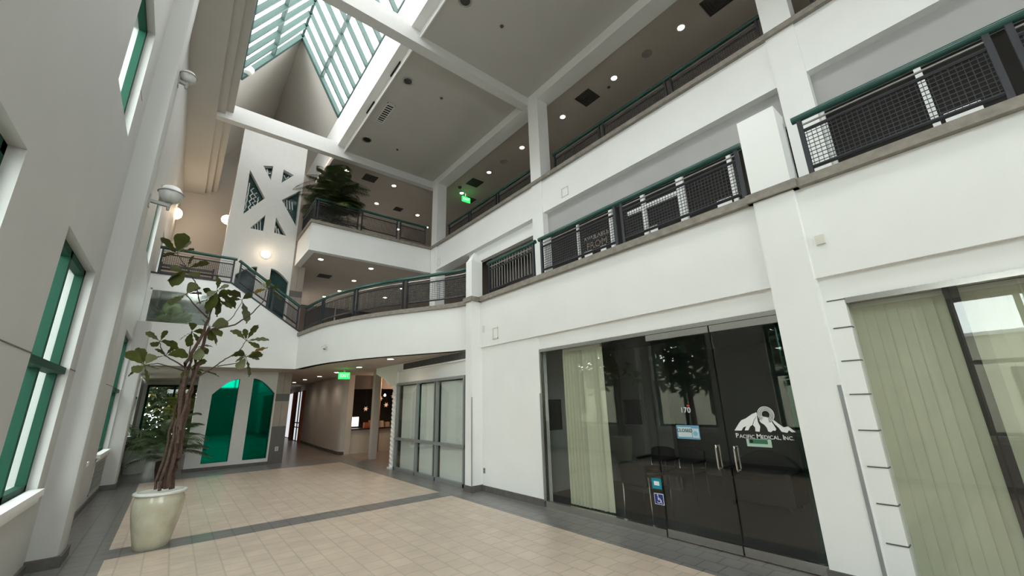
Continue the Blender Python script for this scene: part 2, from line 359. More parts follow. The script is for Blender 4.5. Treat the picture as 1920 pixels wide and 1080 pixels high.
LOGO_SHAPES = [
  [(2.4644, 1.4421), (2.4004, 1.525), (2.3608, 1.5684), (2.304, 1.5905), (2.2217, 1.644), (2.1667, 1.6652), (2.1625, 1.6318), (2.2112, 1.575), (2.2403, 1.514), (2.2681, 1.4966), (2.297, 1.4499), (2.339, 1.4485), (2.3134, 1.4996), (2.3498, 1.4839), (2.3777, 1.4451)] ,
  [(2.1632, 1.6276), (2.1684, 1.5984), (2.1687, 1.5508), (2.1517, 1.4997), (2.1687, 1.4378), (2.2166, 1.4402), (2.2119, 1.4898), (2.2321, 1.5142), (2.2058, 1.5709)] ,
  [(2.1493, 1.5697), (2.1233, 1.6031), (2.1546, 1.6193), (2.1577, 1.636), (2.1048, 1.6177), (2.0442, 1.604), (2.0197, 1.5677), (1.9954, 1.5119), (1.9794, 1.4744), (1.9949, 1.452), (2.0145, 1.4593), (2.0455, 1.4362), (2.0728, 1.4453), (2.0805, 1.4894), (2.1022, 1.5214), (2.1376, 1.5452)] ,
  [(2.0168, 1.584), (1.9859, 1.5743), (1.9457, 1.535), (1.8969, 1.4966), (1.849, 1.5078), (1.7834, 1.4459), (1.8247, 1.4443), (1.848, 1.4649), (1.8714, 1.4368), (1.9284, 1.4464), (1.9534, 1.4931), (1.9848, 1.5282)] ,
]
# ================================================================ THE SETTING
# ---- floor: tan tile fields with grey stone bands
xs = [-1.45, -.40, 4.85, 5.6, 14.5]; ys = [-8, 1.0, 1.5, 8.13, 8.65, 15.7, 16.75, 17.2, 35]
fl = MB()
for i in range(len(xs)-1):
    for j in range(len(ys)-1):
        x0, x1, y0, y1 = xs[i], xs[i+1], ys[j], ys[j+1]
        tan = i == 1 and j in (0, 2, 4)
        fl.mi = 0 if tan else (2 if (j == 7 and i >= 2 or i == 3) else 1)
        if j == 6 and i == 1: fl.mi = 1
        if j == 7 and i == 1: fl.mi = 2
        fl.face([(x0,y0,0),(x1,y0,0),(x1,y1,0),(x0,y1,0)])
fl.mi = 1; fl.face([(-1.45,-8,-.2),(14.5,-8,-.2),(14.5,35,-.2),(-1.45,35,-.2)])
struct('floor', fl, [TAN, GREYT, BROWNT], keep=True)

# ---- left wall with its window openings
LX = -1.13; LD = -1.40
G1 = [(-1.26,.68),(2.30,4.24),(5.87,7.80),(9.42,11.36),(12.98,14.92),(16.6,18.5),(20.1,22.0)]
G2 = [(-1.05,.30),(2.50,3.85),(6.10,7.48),(9.65,11.05),(13.15,14.45),(16.75,18.1)]
Z1 = (.98, 3.75); Z2 = (5.78, 7.67)
rect = lambda a, b, z: [(a, z[0]), (b, z[0]), (b, z[1]), (a, z[1])]
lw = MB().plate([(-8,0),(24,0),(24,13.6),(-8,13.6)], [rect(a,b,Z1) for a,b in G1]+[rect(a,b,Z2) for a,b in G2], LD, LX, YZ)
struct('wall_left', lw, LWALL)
for k, (a, b) in enumerate([(1.15,1.7),(8.2,8.75),(15.0,15.55)]):
    p = MB(); pr_ = [(-1.2,a),(-.90,a),(-.86,a+.02),(-.84,a+.07),(-.84,b-.07),(-.86,b-.02),(-.90,b),(-1.2,b)]
    p.plate(pr_, [], 0, 11.38 if k < 2 else 4.3, XY)
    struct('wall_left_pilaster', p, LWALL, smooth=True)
    q = MB().box(-1.14, -.81, a-.03, b+.03, 0, .13); struct('baseboard_left_pilaster', q, BASEB)
bb = MB()
for a, b in ((-8,1.12),(1.73,8.17),(8.78,14.97),(15.6,24)): bb.box(-1.13, -1.10, a, b, 0, .10)
struct('baseboard_left', bb, BASEB)
# thin shadow joints scored in the plaster
sc_ = MB()
for z in (2.43,):
    prev = -8
    for a, b in G1:
        sc_.box(-1.131, -1.126, prev, a, z-.006, z+.006); prev = b
struct('trim_1', sc_, BASEB)
sc_ = MB()
for z in (6.62,):
    for a, b in G2: sc_.box(-1.4, -1.126, b-.004, b+.004, z-.006, z+.006) if False else sc_.box(-1.131, -1.126, b, b+.3, z-.005, z+.005)
struct('trim_2', sc_, BASEB)
def window(n, a, b, z0, z1, trans=None, green=True):
    root = thing('window_%d' % n, 'w', 'window', (-1.25, (a+b)/2, z0), kind='structure')
    for k in ('label', 'category'): del root[k]
    f = MB(); F = GFRAME; x0, x1 = -1.31, -1.225
    f.box(x0, x1, a, a+.09, z0, z1); f.box(x0, x1, b-.09, b, z0, z1)
    f.box(x0, x1, a, b, z0, z0+.08); f.box(x0, x1, a, b, z1-.09, z1)
    m_ = (a+b)/2
    if b-a > 1.5: f.box(x0, -1.225, m_-.045, m_+.045, z0, z1)
    if trans: f.box(x0, -1.16, a, b, trans-.04, trans+.04)
    f.build('window_frame', F, root)
    MB().box(-1.305, -1.297, a+.05, b-.05, z0+.05, z1-.05).build('window_pane', WING, root)
    if z0 < 2: MB().box(-1.2, -1.07, a-.03, b+.03, z0-.06, z0+.015).box(-1.2, -1.10, a-.03, b+.03, z0-.13, z0-.08).build('window_sill', WHITE, root)
nn = 1
for a, b in G1: window(nn, a, b, *Z1, trans=2.40); nn += 1
for a, b in G2: window(nn, a, b, *Z2); nn += 1
# ---- rear wall, far walls, right-hand outer shell
struct('wall_rear', MB().plate([(-1.45,0),(14.5,0),(14.5,16.8),(-1.45,16.8)], [[(-.8,3.6),(5.1,3.6),(5.1,6.3),(-.8,6.3)]], -8.2, -8.0, XZ), WHITE)
rg = thing('window_20', 'w', 'window', (2.15, -8.1, .6), kind='structure')  # unseen window, added to light the faces turned towards the camera
for k in ('label', 'category'): del rg[k]
f = MB()
for i in range(6): f.box(-.8+i*1.16, -.72+i*1.16, -8.12, -8.02, 3.6, 6.3)
for z in (3.6, 4.9, 6.22): f.box(-.8, 5.1, -8.12, -8.02, z, z+.08)
f.build('window_frame', GFRAME, rg); MB().box(-.8, 5.1, -8.07, -8.06, 3.6, 6.3).build('window_pane', WING, rg)
fw = MB().plate([(-1.45,0),(2.95,0),(2.95,3.15),(-1.45,3.15)], [[(-1.0,.25),(2.6,.25),(2.6,3.0),(-1.0,3.0)]], 24.0, 24.2, XZ)
fw2 = MB().box(2.9, 14.5, 24.0, 24.2, 3.15, 11.6).box(2.6, 14.5, 34.8, 35, 0, 3.2)
struct('wall_far', fw, WHITE); struct('wall_far_upper', fw2, DARKW)
struct('wall_right', box(14.3, 14.5, -8, 35, 0, 11.9), DARKW)
r = thing('window_%d' % nn, 'w', 'window', (.8, 24.05, .25), kind='structure')
for k in ('label', 'category'): del r[k]
f = MB()
for x in (-1.0, -.1, .8, 1.7, 2.52): f.box(x, x+.08, 23.98, 24.08, .25, 3.0)
f.box(-1, 2.6, 23.98, 24.08, .25, .33).box(-1, 2.6, 23.98, 24.08, 2.92, 3.0).build('window_frame', GFRAME, r)
MB().box(-.98, 2.58, 24.04, 24.05, .3, 2.95).build('window_pane', WING, r); nn += 1

# ---- landing wall behind the stair, back wall with sconces
struct('wall_back', box(-1.2, 3.2, 21.7, 21.9, 3.15, 17), mat('warm_back_wall', (.54,.50,.46), .75, noise=.05, nscale=.7))
# ---- ceilings
struct('ceiling', box(3.78, 7.75, -8, 14.94, 11.7, 11.85), CEIL)
cl = MB().box(3.49, 3.80, -8, 14.94, 11.84, 11.90).box(3.755, 3.785, -8, 14.94, 11.62, 11.84)
struct('ceiling_cove', cl, WHITE)
cs = MB()
for y0, y1 in ((9.6,10.3),(11.7,12.4),(5.0,5.7),(2.4,3.1)): cs.box(3.72, 3.76, y0, y1, 11.79, 11.842)
struct('trim_3', cs, BLACK)
lc = MB().box(-1.2, -.36, -8, 21.7, 11.38, 11.9).box(-.36, -.14, -8, 21.7, 11.52, 11.9).box(-.14, .07, -8, 21.7, 11.66, 11.9)
struct('ceiling_left_strip', lc, CEIL)
struct('ceiling_upper_walkway', box(8.1, 14.4, -8, 24.1, 11.5, 11.7), SOFF)
struct('ceiling_upper_far', box(3.5, 8.1, 15.2, 24.1, 11.5, 11.7), SOFF)
# ---- skylight well and glazed gable roof
GY = 15.3; RZ = 16.47; BZ = 13.4
struct('wall_skylight_right', box(3.50, 3.78, -8, 21.8, 11.87, BZ), WHITE)
struct('wall_skylight_left', box(-.2, .075, -8, 21.8, 11.68, BZ), WHITE)
gb = MB()
gb.face([(.0,GY,BZ-.02),(1.8,GY,RZ),(1.8,21.8,RZ),(.0,21.8,BZ-.02)]); gb.face([(3.58,GY,BZ-.02),(3.58,21.8,BZ-.02),(1.8,21.8,RZ),(1.8,GY,RZ)])
gb.face([(-.12,GY,BZ-.02),(1.8,GY,RZ+.2),(1.8,21.8,RZ+.2),(-.12,21.8,BZ-.02)]); gb.face([(3.72,GY,BZ-.02),(3.72,21.8,BZ-.02),(1.8,21.8,RZ+.2),(1.8,GY,RZ+.2)])
gb.face([(0,GY,BZ-.02),(1.8,GY,RZ),(1.8,GY,RZ+.2),(-.12,GY,BZ-.02)]); gb.face([(3.58,GY,BZ-.02),(3.72,GY,BZ-.02),(1.8,GY,RZ+.2),(1.8,GY,RZ)])
gb.face([(-.2,21.8,BZ),(3.8,21.8,BZ),(1.8,21.8,RZ+.3)])
struct('ceiling_gable', gb, CEIL)
sk = thing('window_%d' % nn, 'w', 'skylight', (1.8, 4, BZ), kind='structure'); nn += 1
for k in ('label', 'category'): del sk[k]
fr = MB(); yy = GY
sl = lambda s, t: (1.8+s*1.73*(1-t), BZ+3.07*t)
for s in (-1, 1):
    y = GY-.04; i = 0
    while y > -8:
        a, b = sl(s, 0), sl(s, 1); wdt = .16 if i == 0 else .075
        fr.beam((a[0], y, a[1]), (b[0], y, b[1]), wdt, .16, (0, 1, 0)) if False else fr.beam((a[0], y, a[1]), (b[0], y, b[1]), .16, wdt, (0, 1, 0))
        y -= .64; i += 1
    p = sl(s, .49); fr.beam((p[0], -8, p[1]), (p[0], GY, p[1]), .07, .14, (s, 0, .6))
    p = sl(s, 0); fr.beam((p[0], -8, p[1]), (p[0], GY, p[1]), .12, .10)
fr.beam((1.8, -8, RZ-.02), (1.8, GY, RZ-.02), .09, .12)
fr.build('skylight_frame', mat('skylight_green_frame', (.05,.10,.09), .6, noise=.1), sk)
for s in (-1, 1):
    a, b = sl(s, 0), sl(s, 1)
    g = MB().face([(a[0]+s*.05, -8, a[1]+.03), (b[0]+s*.05, -8, b[1]+.03), (b[0]+s*.05, GY, b[1]+.03), (a[0]+s*.05, GY, a[1]+.03)])
    g.build('skylight_pane', SKYG, sk)
struct('wall_skylight_rear', MB().face([(-.2,-8.0,BZ-.1),(3.8,-8.0,BZ-.1),(1.8,-8.0,RZ+.3)]), WHITE)
# ---- roof beams
for y0, y1 in ((14.94,15.20),(8.30,8.60),(1.62,1.92),(-5.1,-4.8)):
    struct('ceiling_beam', box(-.36, 7.7, y0, y1, 11.38, 11.98), mat('beam_paint', (.72,.715,.70), .65, noise=.04))
struct('ceiling_beam_long', box(7.7, 8.22, -8, 15.2, 11.38, 11.9), WHITE)
# ---- columns of the upper storeys
for (a, b) in ((1.15,1.61),(7.86,8.32),(14.42,14.88),(-5.4,-5.0)):
    struct('column', box(7.69, 8.13, a, b, 3.6, 11.40), WHITE)
# ---- third storey: parapet, ledge, slab
p3 = MB().box(7.72, 8.25, -8, 14.9, 7.29, 8.34).box(2.9, 7.98, 14.92, 15.15, 7.29, 8.34).box(2.9, 3.13, 15.15, 17.15, 7.29, 8.34)
struct('balcony_parapet_upper', p3, WHITE)
l3 = MB().box(7.63, 8.30, -8, 14.86, 8.34, 8.45).box(2.84, 8.05, 14.86, 15.22, 8.34, 8.45).box(2.84, 3.19, 15.22, 17.2, 8.34, 8.45)
struct('balcony_ledge_upper', l3, LEDGE)
s3 = MB().box(7.98, 14.3, -8, 14.9, 7.7, 8.2).box(3.13, 14.3, 15.15, 24, 7.7, 8.2)
struct('upper_storey_slab', s3, CEIL)
struct('ceiling_second_storey', MB().box(3.13, 14.3, 15.15, 24, 7.34, 7.7).box(7.98, 14.3, 8.4, 15.15, 7.34, 7.7), SOFF)
# ---- second storey: glazed front set back behind the walkway
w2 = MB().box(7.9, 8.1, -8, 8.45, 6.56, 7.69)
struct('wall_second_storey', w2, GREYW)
struct('wall_second_storey_header', box(7.92, 8.1, 8.45, 12.2, 6.86, 7.69), WHITE)
struct('wall_second_storey_rear', MB().box(9.6, 9.8, -8, 12.2, 3.6, 7.7).box(8.1, 9.6, 12.1, 12.2, 3.6, 7.7), DARKW)
# slabs of the second storey
s2 = MB().box(5.85, 14.3, -8, 8.35, 3.2, 3.6)
cur = [(5.5,8.35),(5.36,8.8),(5.16,9.2),(4.72,9.95),(4.15,10.95),(3.68,12.05),(3.28,13.5),(3.05,15.6)]
def smooth_curve(P, n=6):
    out = []; Q = [P[0]]+P+[P[-1]]
    for i in range(1, len(Q)-2):
        for k in range(n):
            t = k/n; a, b, c, d = (Vector(q) for q in Q[i-1:i+3])
            out.append(tuple(.5*((2*b)+(-a+c)*t+(2*a-5*b+4*c-d)*t*t+(-a+3*b-3*c+d)*t*t*t)))
    out.append(P[-1]); return out
CU = smooth_curve(cur, 5)
def offs(P, d):
    out = []
    for i, p in enumerate(P):
        a = Vector(P[max(i-1,0)]); b = Vector(P[min(i+1,len(P)-1)]); t = (b-a).normalized()
        out.append((p[0]+t.y*d, p[1]-t.x*d))     # positive d: towards the slab side
    return out
inner = offs(CU, .22)
slab = [p for p in offs(CU,.15)]+[(3.05,24),(14.3,24),(14.3,8.35)]
s2.plate(slab, [], 3.2, 3.6, XY)
struct('second_storey_slab', s2, CEIL)
struct('ceiling_ground_walkway', MB().plate([p for p in offs(CU,.05)]+[(3.1,15.7),(-1.1,15.7),(-1.1,24),(2.9,34.8),(14.3,34.8),(14.3,8.4)], [], 3.15, 3.2, XY), SOFF)
def strip(P, d0, d1, z0, z1, mb=None):
    mb = mb or MB(); A = offs(P, d0); B = offs(P, d1)
    for i in range(len(P)-1):
        v = [(A[i][0],A[i][1],z0),(A[i+1][0],A[i+1][1],z0),(B[i+1][0],B[i+1][1],z0),(B[i][0],B[i][1],z0)]
        v += [(x,y,z1) for x,y,_ in v]
        mb.raw(v, [(0,3,2,1),(4,5,6,7),(0,1,5,4),(2,3,7,6)]+([(3,0,4,7)] if i == 0 else [])+([(1,2,6,5)] if i == len(P)-2 else []))
    return mb
br = strip(CU, 0, .22, 3.15, 4.28)
struct('balcony_parapet_curved', br, WHITE, smooth=True)
struct('balcony_ledge_curved', strip(CU, -.07, .28, 4.28, 4.39), LEDGE, smooth=True)
# ---- stair wall at the far end: level landing, then sloping down to the curve
WIN = [(-1.05,4.36),(.52,4.36),(.52,5.40),(-1.05,5.40)]
sw = MB().plate([(-1.13,3.15),(3.08,3.15),(3.08,4.42),(.85,5.85),(-1.13,5.85)], [WIN], 15.58, 15.80, XZ)
struct('wall_stair', sw, WHITE)
struct('landing_ledge', MB().beam((-1.13,15.69,5.87),(.86,15.69,5.87),.26,.05).beam((.86,15.69,5.87),(3.05,15.69,4.44),.26,.05), BLACKM)
stp = MB().box(-1.13, .9, 15.8, 21.7, 5.42, 5.52)
for i in range(8): stp.box(.9+i*.27, 1.17+i*.27, 15.8, 17.1, 5.26-i*.17, 5.42-i*.17)
struct('landing_floor', stp, GREYT)
wi = thing('window_%d' % nn, 'w', 'window', (-.26, 15.69, 4.36), kind='structure'); nn += 1
for k in ('label', 'category'): del wi[k]
MB().box(-1.05,.52,15.57,15.62,4.36,4.40).box(-1.05,.52,15.57,15.62,5.36,5.40).box(-1.05,-1.01,15.57,15.62,4.36,5.40).box(.48,.52,15.57,15.62,4.36,5.40).build('window_frame', WHITE, wi)
MB().box(-1.02,.5,15.66,15.67,4.38,5.38).build('window_pane', glass('interior_window_glass', (.85,.9,.88), 1.6), wi)
struct('wall_behind_stair_window', box(-1.13, 3.0, 19.0, 19.1, 3.2, 5.4), mat('grey_green_wall', (.42,.47,.45), .8, noise=.1))
# ---- facade, ground storey
FX = 5.53
struct('balcony_parapet_lower', MB().box(5.56, 5.85, -8, 1.24, 3.15, 4.28).box(5.56, 5.85, 1.69, 8.05, 3.15, 4.28), WHITE)
struct('balcony_ledge_lower', MB().box(5.47, 5.92, -8, 8.40, 4.28, 4.39), LEDGE)
wr = MB().plate([(6.04,0),(8.35,0),(8.35,3.15),(6.04,3.15)], [], 5.60, 5.80, YZ).box(5.62,5.80,1.69,6.04,2.88,3.15).box(5.62,5.80,-8,1.24,2.88,3.15).box(5.60,5.80,-8,-4.5,0,2.9)
struct('wall_facade', wr, WHITE)
struct('baseboard_facade', box(5.575, 5.61, 6.04, 8.05, 0, .12), BASEB)
jm = MB().box(5.60, 5.80, 1.04, 1.24, 0, 2.88); struct('wall_facade_jamb', jm, WHITE)
gr = MB()
for z in (.45,.80,1.14,1.49,1.85,2.20,2.56,2.87): gr.box(5.594, 5.605, 1.036, 1.20, z-.006, z+.006).box(5.60,5.7,1.034,1.042,z-.006,z+.006)
struct('trim_4', gr, BASEB)
def pier(x0, x1, y0, y1, zt, apex, name):
    m_ = MB().box(x0, x1, y0, y1, 0, 4.28).box(x0, x1, y0, y1, 4.39, zt)
    n = len(m_.v); cx, cy = (x0+x1)/2, (y0+y1)/2
    m_.raw([(x0-.0,y0,zt),(x1,y0,zt),(x1,y1,zt),(x0,y1,zt),(cx,cy,apex)], [(0,1,4),(1,2,4),(2,3,4),(3,0,4)])
    struct(name, m_, WHITE)
    struct('baseboard_pier', box(x0-.02, x1, y0-.02, y1+.02, 0, .13), BASEB)
    struct('trim_5', box(x0-.06, x1+.06, y0-.06, y1+.06, 4.28, 4.39), LEDGE)
pier(5.30, 5.62, 8.05, 8.31, 5.34, 5.62, 'pier')
pier(5.49, 5.85, 1.24, 1.69, 5.50, 5.62, 'pier_wide')
ge = MB()
for y in (1.20, 1.725): ge.box(5.475, 5.50, y-.012, y+.012, 0, 1.92) if False else None
# metal corner guards
struct('trim_6', MB().box(5.296,5.305,8.02,8.052,.13,2.0).box(5.58,5.602,6.03,6.05,.1,2.02).box(5.482,5.489,1.228,1.262,.13,1.95), ALU)

# ---- far end: stone pillar beside the tower, curved corridor wall, shop
pl = MB(); zz = [(0,1.25,1),(1.25,2.12,0),(2.12,2.38,1),(2.38,6.05,0),(6.05,6.3,1),(6.3,11.4,0)]
for a, b, k in zz: pl.mi = k; pl.box(2.84, 3.30, 17.2, 17.7, a, b)
struct('column_stone', pl, [PINKT, mat('dark_pillar_tile', (.13,.12,.115), .45, noise=.1)])
cw = smooth_curve([(6.3,34.7),(6.13,30.5),(5.8,25.2),(5.55,21),(5.5,19),(5.47,18.2),(5.62,17.85)], 4)
struct('wall_corridor', strip(cw, -.0, -.15, 0, 3.15), mat('corridor_wall_paint', (.62,.57,.53), .6, noise=.04), smooth=True)
struct('baseboard_corridor', strip(cw, .012, 0, 0, .12), BASEB)
struct('wall_shop_side', box(5.62, 5.85, 17.85, 22.5, 0, 3.15), SOFF)
struct('wall_shop_back', MB().box(5.85, 13, 22.4, 22.5, 0, 3.15).box(5.6,9.5,17.9,18.05,2.58,3.15), DARKW)
struct('wall_shop_right', box(9.4, 9.5, 12.9, 22.4, 0, 3.15), DARKW)
struct('column_shop', box(5.84, 6.06, 15.5, 15.72, 0, 3.15), mat('pale_post_paint', (.58,.52,.48), .6, noise=.05))
struct('column_tower_side', box(2.95, 3.3, 17.7, 24, 0, 3.15), SOFF)
struct('wall_ground_left_far', MB().box(2.6, 2.95, 24, 34.8, 0, 3.15), SOFF)
# ---- tower plate with arched and triangular openings
def arch(x0, x1, z0, zs, rise, high='r'):
    pts = [(x0, z0), (x1, z0)]; n = 10
    L_ = x1-x0
    for i in range(n+1):
        t = i/n; x = x1-t*L_
        q = (x-x0)/L_ if high == 'r' else (x1-x)/L_
        pts.append((x, zs+rise*math.sin(q*PI/2)))
    return pts
holes = [arch(.95,1.68,.2,2.37,.52,'r'), arch(2.08,2.80,.2,2.40,.52,'l'), arch(1.03,1.67,5.1,6.62,.42,'r'), arch(2.12,2.77,5.1,6.62,.44,'l'),
         [(.93,10.93),(1.57,9.89),(.96,9.03)], [(1.34,11.27),(1.68,11.38),(1.67,10.72)], [(2.06,11.36),(2.45,11.24),(2.05,10.74)],
         [(2.76,10.62),(2.15,9.99),(2.78,8.99)], [(1.67,9.19),(1.68,8.51),(1.24,8.51)], [(2.04,9.19),(2.48,8.50),(2.05,8.53)]]
tw = MB().plate([(.54,0),(2.84,0),(2.84,12.7),(.54,12.7)], holes, 17.2, 17.5, XZ)
struct('wall_tower', tw, mat('tower_paint', (.78,.775,.755), .65, noise=.04))
tb = MB().box(.62, .66, 17.5, 20, 0, 12.7).box(.66, 2.84, 19.9, 20, 0, 12.7)
struct('wall_tower_core', tb, WHITE)
tg_ = MB().box(.7, 2.83, 17.36, 17.38, .1, 3.1); struct('trim_7', tg_, TEALG)
tg_ = MB().box(.7, 2.83, 17.40, 17.42, 4.9, 7.3).box(.7, 2.83, 17.44, 17.46, 8.3, 11.6); struct('trim_8', tg_, mat('dark_teal_tower_glass', (.01,.05,.048), .08, spec=.6, noise=.2))
struct('baseboard_tower', box(.50, 2.86, 17.17, 17.2, 0, .10), BASEB)
wv = MB()
for k in range(5):
    x = 1.0+k*.12; z0, z1 = 9.25+k*.06, 10.45-k*.17
    pts = [(x+.05*math.sin(t*3.1+k)+ (z1-z0)*.0, 17.39, z1-(z1-z0)*t/8) for t in range(9)]
    wv.tube(pts, .022, 6)
for k in range(4): wv.tube([(1.36+k*.08,17.39,8.56),(1.30+k*.08,17.39,8.75+k*.1)], .018, 6)
for k in range(4): wv.tube([(2.24+k*.1,17.39,10.15-k*.02),(2.30+k*.1,17.39,9.75)], .022, 6)
for k in range(2): wv.tube([(2.09+k*.09,17.39,8.9-k*.1),(2.15+k*.09,17.39,8.6)], .02, 6)
wv.tube([(1.5,17.39,11.25),(1.56,17.39,11.05),(1.64,17.39,11.12)], .03, 6); wv.tube([(2.12,17.39,11.2),(2.2,17.39,11.05),(2.3,17.39,11.2)], .02, 6)
struct('trim_9', wv, LAMPW)
# ================================================================ RAILINGS
def lerp(a, b, t): return tuple(a[i]+(b[i]-a[i])*t for i in range(3))
def mesh_wires(mb, A, B, z0, z1, pitch=.05, w_=.009):
    A = Vector(A); B = Vector(B); L_ = (B-A).length; n = max(2, int(L_/pitch)); m_ = int((z1-z0)/pitch)
    for i in range(1, n):
        p = A.lerp(B, i/n); mb.beam((p.x,p.y,p.z+z0), (p.x,p.y,p.z+z1), w_, w_*.6)
    for j in range(1, m_):
        z = z0+(z1-z0)*j/m_; mb.beam((A.x,A.y,A.z+z), (B.x,B.y,B.z+z), w_*.6, w_)
def railing(label, base, posts, H=.97, infill='mesh', double=True, group=None, wire=.009):
    """base: polyline along the foot; posts: indices into it (bays run between them)"""
    c = base[len(base)//2]; root = thing('railing', label, 'railing', c, group)
    MB().tube([(x,y,z+H-.045) for x,y,z in base], .048, 10).build('handrail', GREEN, root, smooth=True)
    for k in range(len(posts)-1):
        seg = base[posts[k]:posts[k+1]+1]
        A, B = Vector(seg[0]), Vector(seg[-1]); L_ = (B-A).length; g = .075
        s_ = list(seg); s_[0] = lerp(seg[0], seg[1], min(.9, g/max(.01,(Vector(seg[1])-Vector(seg[0])).length))); s_[-1] = lerp(seg[-1], seg[-2], min(.9, g/max(.01,(Vector(seg[-2])-Vector(seg[-1])).length)))
        for e, q in ((0, s_[0]), (1, s_[-1])):
            MB().box(q[0]-.025, q[0]+.025, q[1]-.025, q[1]+.025, q[2], q[2]+H-.05).build('post', BLACKM, root)
        up = MB(); bar = MB(); bot = MB(); pan = MB()
        for a, b in zip(s_[:-1], s_[1:]):
            up.beam((a[0],a[1],a[2]+H-.155), (b[0],b[1],b[2]+H-.155), .022, .018)
            bar.tube([(a[0],a[1],a[2]+H-.24), (b[0],b[1],b[2]+H-.24)], .022, 6); bot.tube([(a[0],a[1],a[2]+.20), (b[0],b[1],b[2]+.20)], .024, 6)
            if infill == 'mesh': mesh_wires(pan, a, b, .20, H-.24, w_=wire)
            else:
                n = int((Vector(b)-Vector(a)).length/.105)
                for i in range(1, n): p = lerp(a, b, i/n); pan.beam((p[0],p[1],p[2]+.2), (p[0],p[1],p[2]+H-.07), .016, .016)
        up.build('upper_bar', BARG, root); bar.build('middle_rail', BLACKM, root, smooth=True); bot.build('bottom_rail', BLACKM, root, smooth=True)
        pan.build('mesh_panel' if infill == 'mesh' else 'baluster', BLACKM if infill == 'mesh' else BARG, root, fix=False)
    return root
RX, RZ_ = 5.76, 4.39
def yrun(x, z, ys_): return [(x, y, z) for y in ys_]
railing('green-capped baluster railing beside the pointed pier above the plain facade wall', yrun(RX, RZ_, [8.0, 6.17]), [0, 1], infill='bal')
railing('green-capped mesh railing over the glass doors, between the baluster railing and the wide pier', yrun(RX, RZ_, [6.05, 3.93, 1.78]), [0, 1, 2])
railing('green-capped mesh railing right of the wide pier, over the blinds', yrun(RX, RZ_, [1.14, -.62, -2.6, -4.6]), [0, 1, 2, 3])
railing('dark topmost-storey railing right of the tall front column', yrun(8.2, 8.45, [.95, -1.1, -3.2]), [0, 1, 2], H=1.0)
railing('topmost-storey railing between the two tall front columns', yrun(8.2, 8.45, [7.78, 5.86, 3.80, 1.72]), [0, 1, 2, 3], H=1.0)
railing('topmost-storey railing beyond the middle column, under the exit sign', yrun(8.2, 8.45, [14.3, 12.6, 10.73, 8.45]), [0, 1, 2, 3], H=1.0)
railing('dark balcony railing in front of the big palm, returning at its left end', [(3.0,17.1,8.45),(3.0,15.08,8.45),(4.64,15.08,8.45),(6.25,15.08,8.45),(7.55,15.08,8.45)], [0,1,2,3,4], H=1.0)
ro = offs(CU, .12); zb = 4.39
def nearest(y): return min(range(len(ro)), key=lambda i: abs(ro[i][1]-y))
rr = [(x, y, zb) for x, y in ro][1:]
ix = sorted({0, nearest(10.42)-1, nearest(12.05)-1, nearest(14.1)-1, len(rr)-1})
railing('green-capped railing following the curved balcony', rr, ix)
railing('level railing on the landing above the stair window', [(-1.05,15.69,5.87),(-.1,15.69,5.87),(.93,15.69,5.87)], [0,2], H=.9)
railing('sloping railing running down the stair to the curved balcony', [(.99,15.69,5.82),(2.05,15.69,5.12),(3.02,15.69,4.46)], [0,1,2], H=.92)
lv = thing('louvred_grille', 'dark horizontal slatted grille behind the landing railing', 'grille', (-.2, 17.0, 5.5))
g = MB(); 
for i in range(3,11): g.box(-1.0, .35, 16.98, 17.03, 5.25+i*.125, 5.315+i*.125)
g.build('slat', mat('brown_slat', (.09,.075,.07), .6, noise=.1), lv)
MB().box(-1.04,-1.0,16.96,17.05,5.52,6.62).box(.35,.4,16.96,17.05,5.52,6.62).build('frame', BLACKM, lv)

# ================================================================ STOREFRONTS
# ---- second-storey glazed front
v = thing('storefront_glazing', 'dark glazed second-storey shopfront with white frames behind the mesh railing', 'shopfront', (8.0, 0, 3.6))
MB().box(7.99, 8.0, -8, 8.1, 3.65, 6.56).build('glass_pane', DGLASS, v)
f = MB()
for y, wd in ((8.13,.10),(6.78,.05),(5.66,.09),(4.71,.10),(3.77,.16),(2.71,.08),(1.25,.3),(-.06,.08),(-1.4,.08),(-2.8,.08)): f.box(7.92, 7.99, y-wd/2, y+wd/2, 3.6, 6.56)
f.box(7.93, 7.985, 3.78, 5.15, 6.17, 6.27).build('frame', LAMPW, v)
k_ = [('leftmost', 6.12), ('second from the left', 6.02-.04*0-.02)]
for lab, y, wd in (('small white notice at the foot of the upstairs glass beside the baluster railing', 6.5, .26),
                   ('small white notice at the foot of the upstairs glass under the dull lettering', 6.0, .17),
                   ('small white notice at the foot of the upstairs glass over the medical office doors', 4.54, .19),
                   ('small white notice at the foot of the upstairs glass just left of the wide pier', 2.95, .28),
                   ('small white notice at the foot of the upstairs glass right of the wide pier', -.33, .36)):
    tag(box(7.978, 7.989, y-wd/2, y+wd/2, 5.2, 5.69).build('notice', VINYL), lab, 'notice')
a_ = tag(text_mb('AVAILABLE', .17, facing_west(7.98, 6.20, 6.02)).build('lettering', mat('dull_lettering', (.42,.38,.33), .6, noise=.1)), 'dull AVAILABLE lettering on the dark upstairs glass', 'lettering')
a_ = tag(text_mb('FROM', .26, facing_west(7.98, 6.20, 5.80)).build('lettering', mat('tan_lettering', (.34,.23,.16), .6, noise=.1)), 'larger tan FROM lettering on the dark upstairs glass, under the word AVAILABLE', 'lettering')

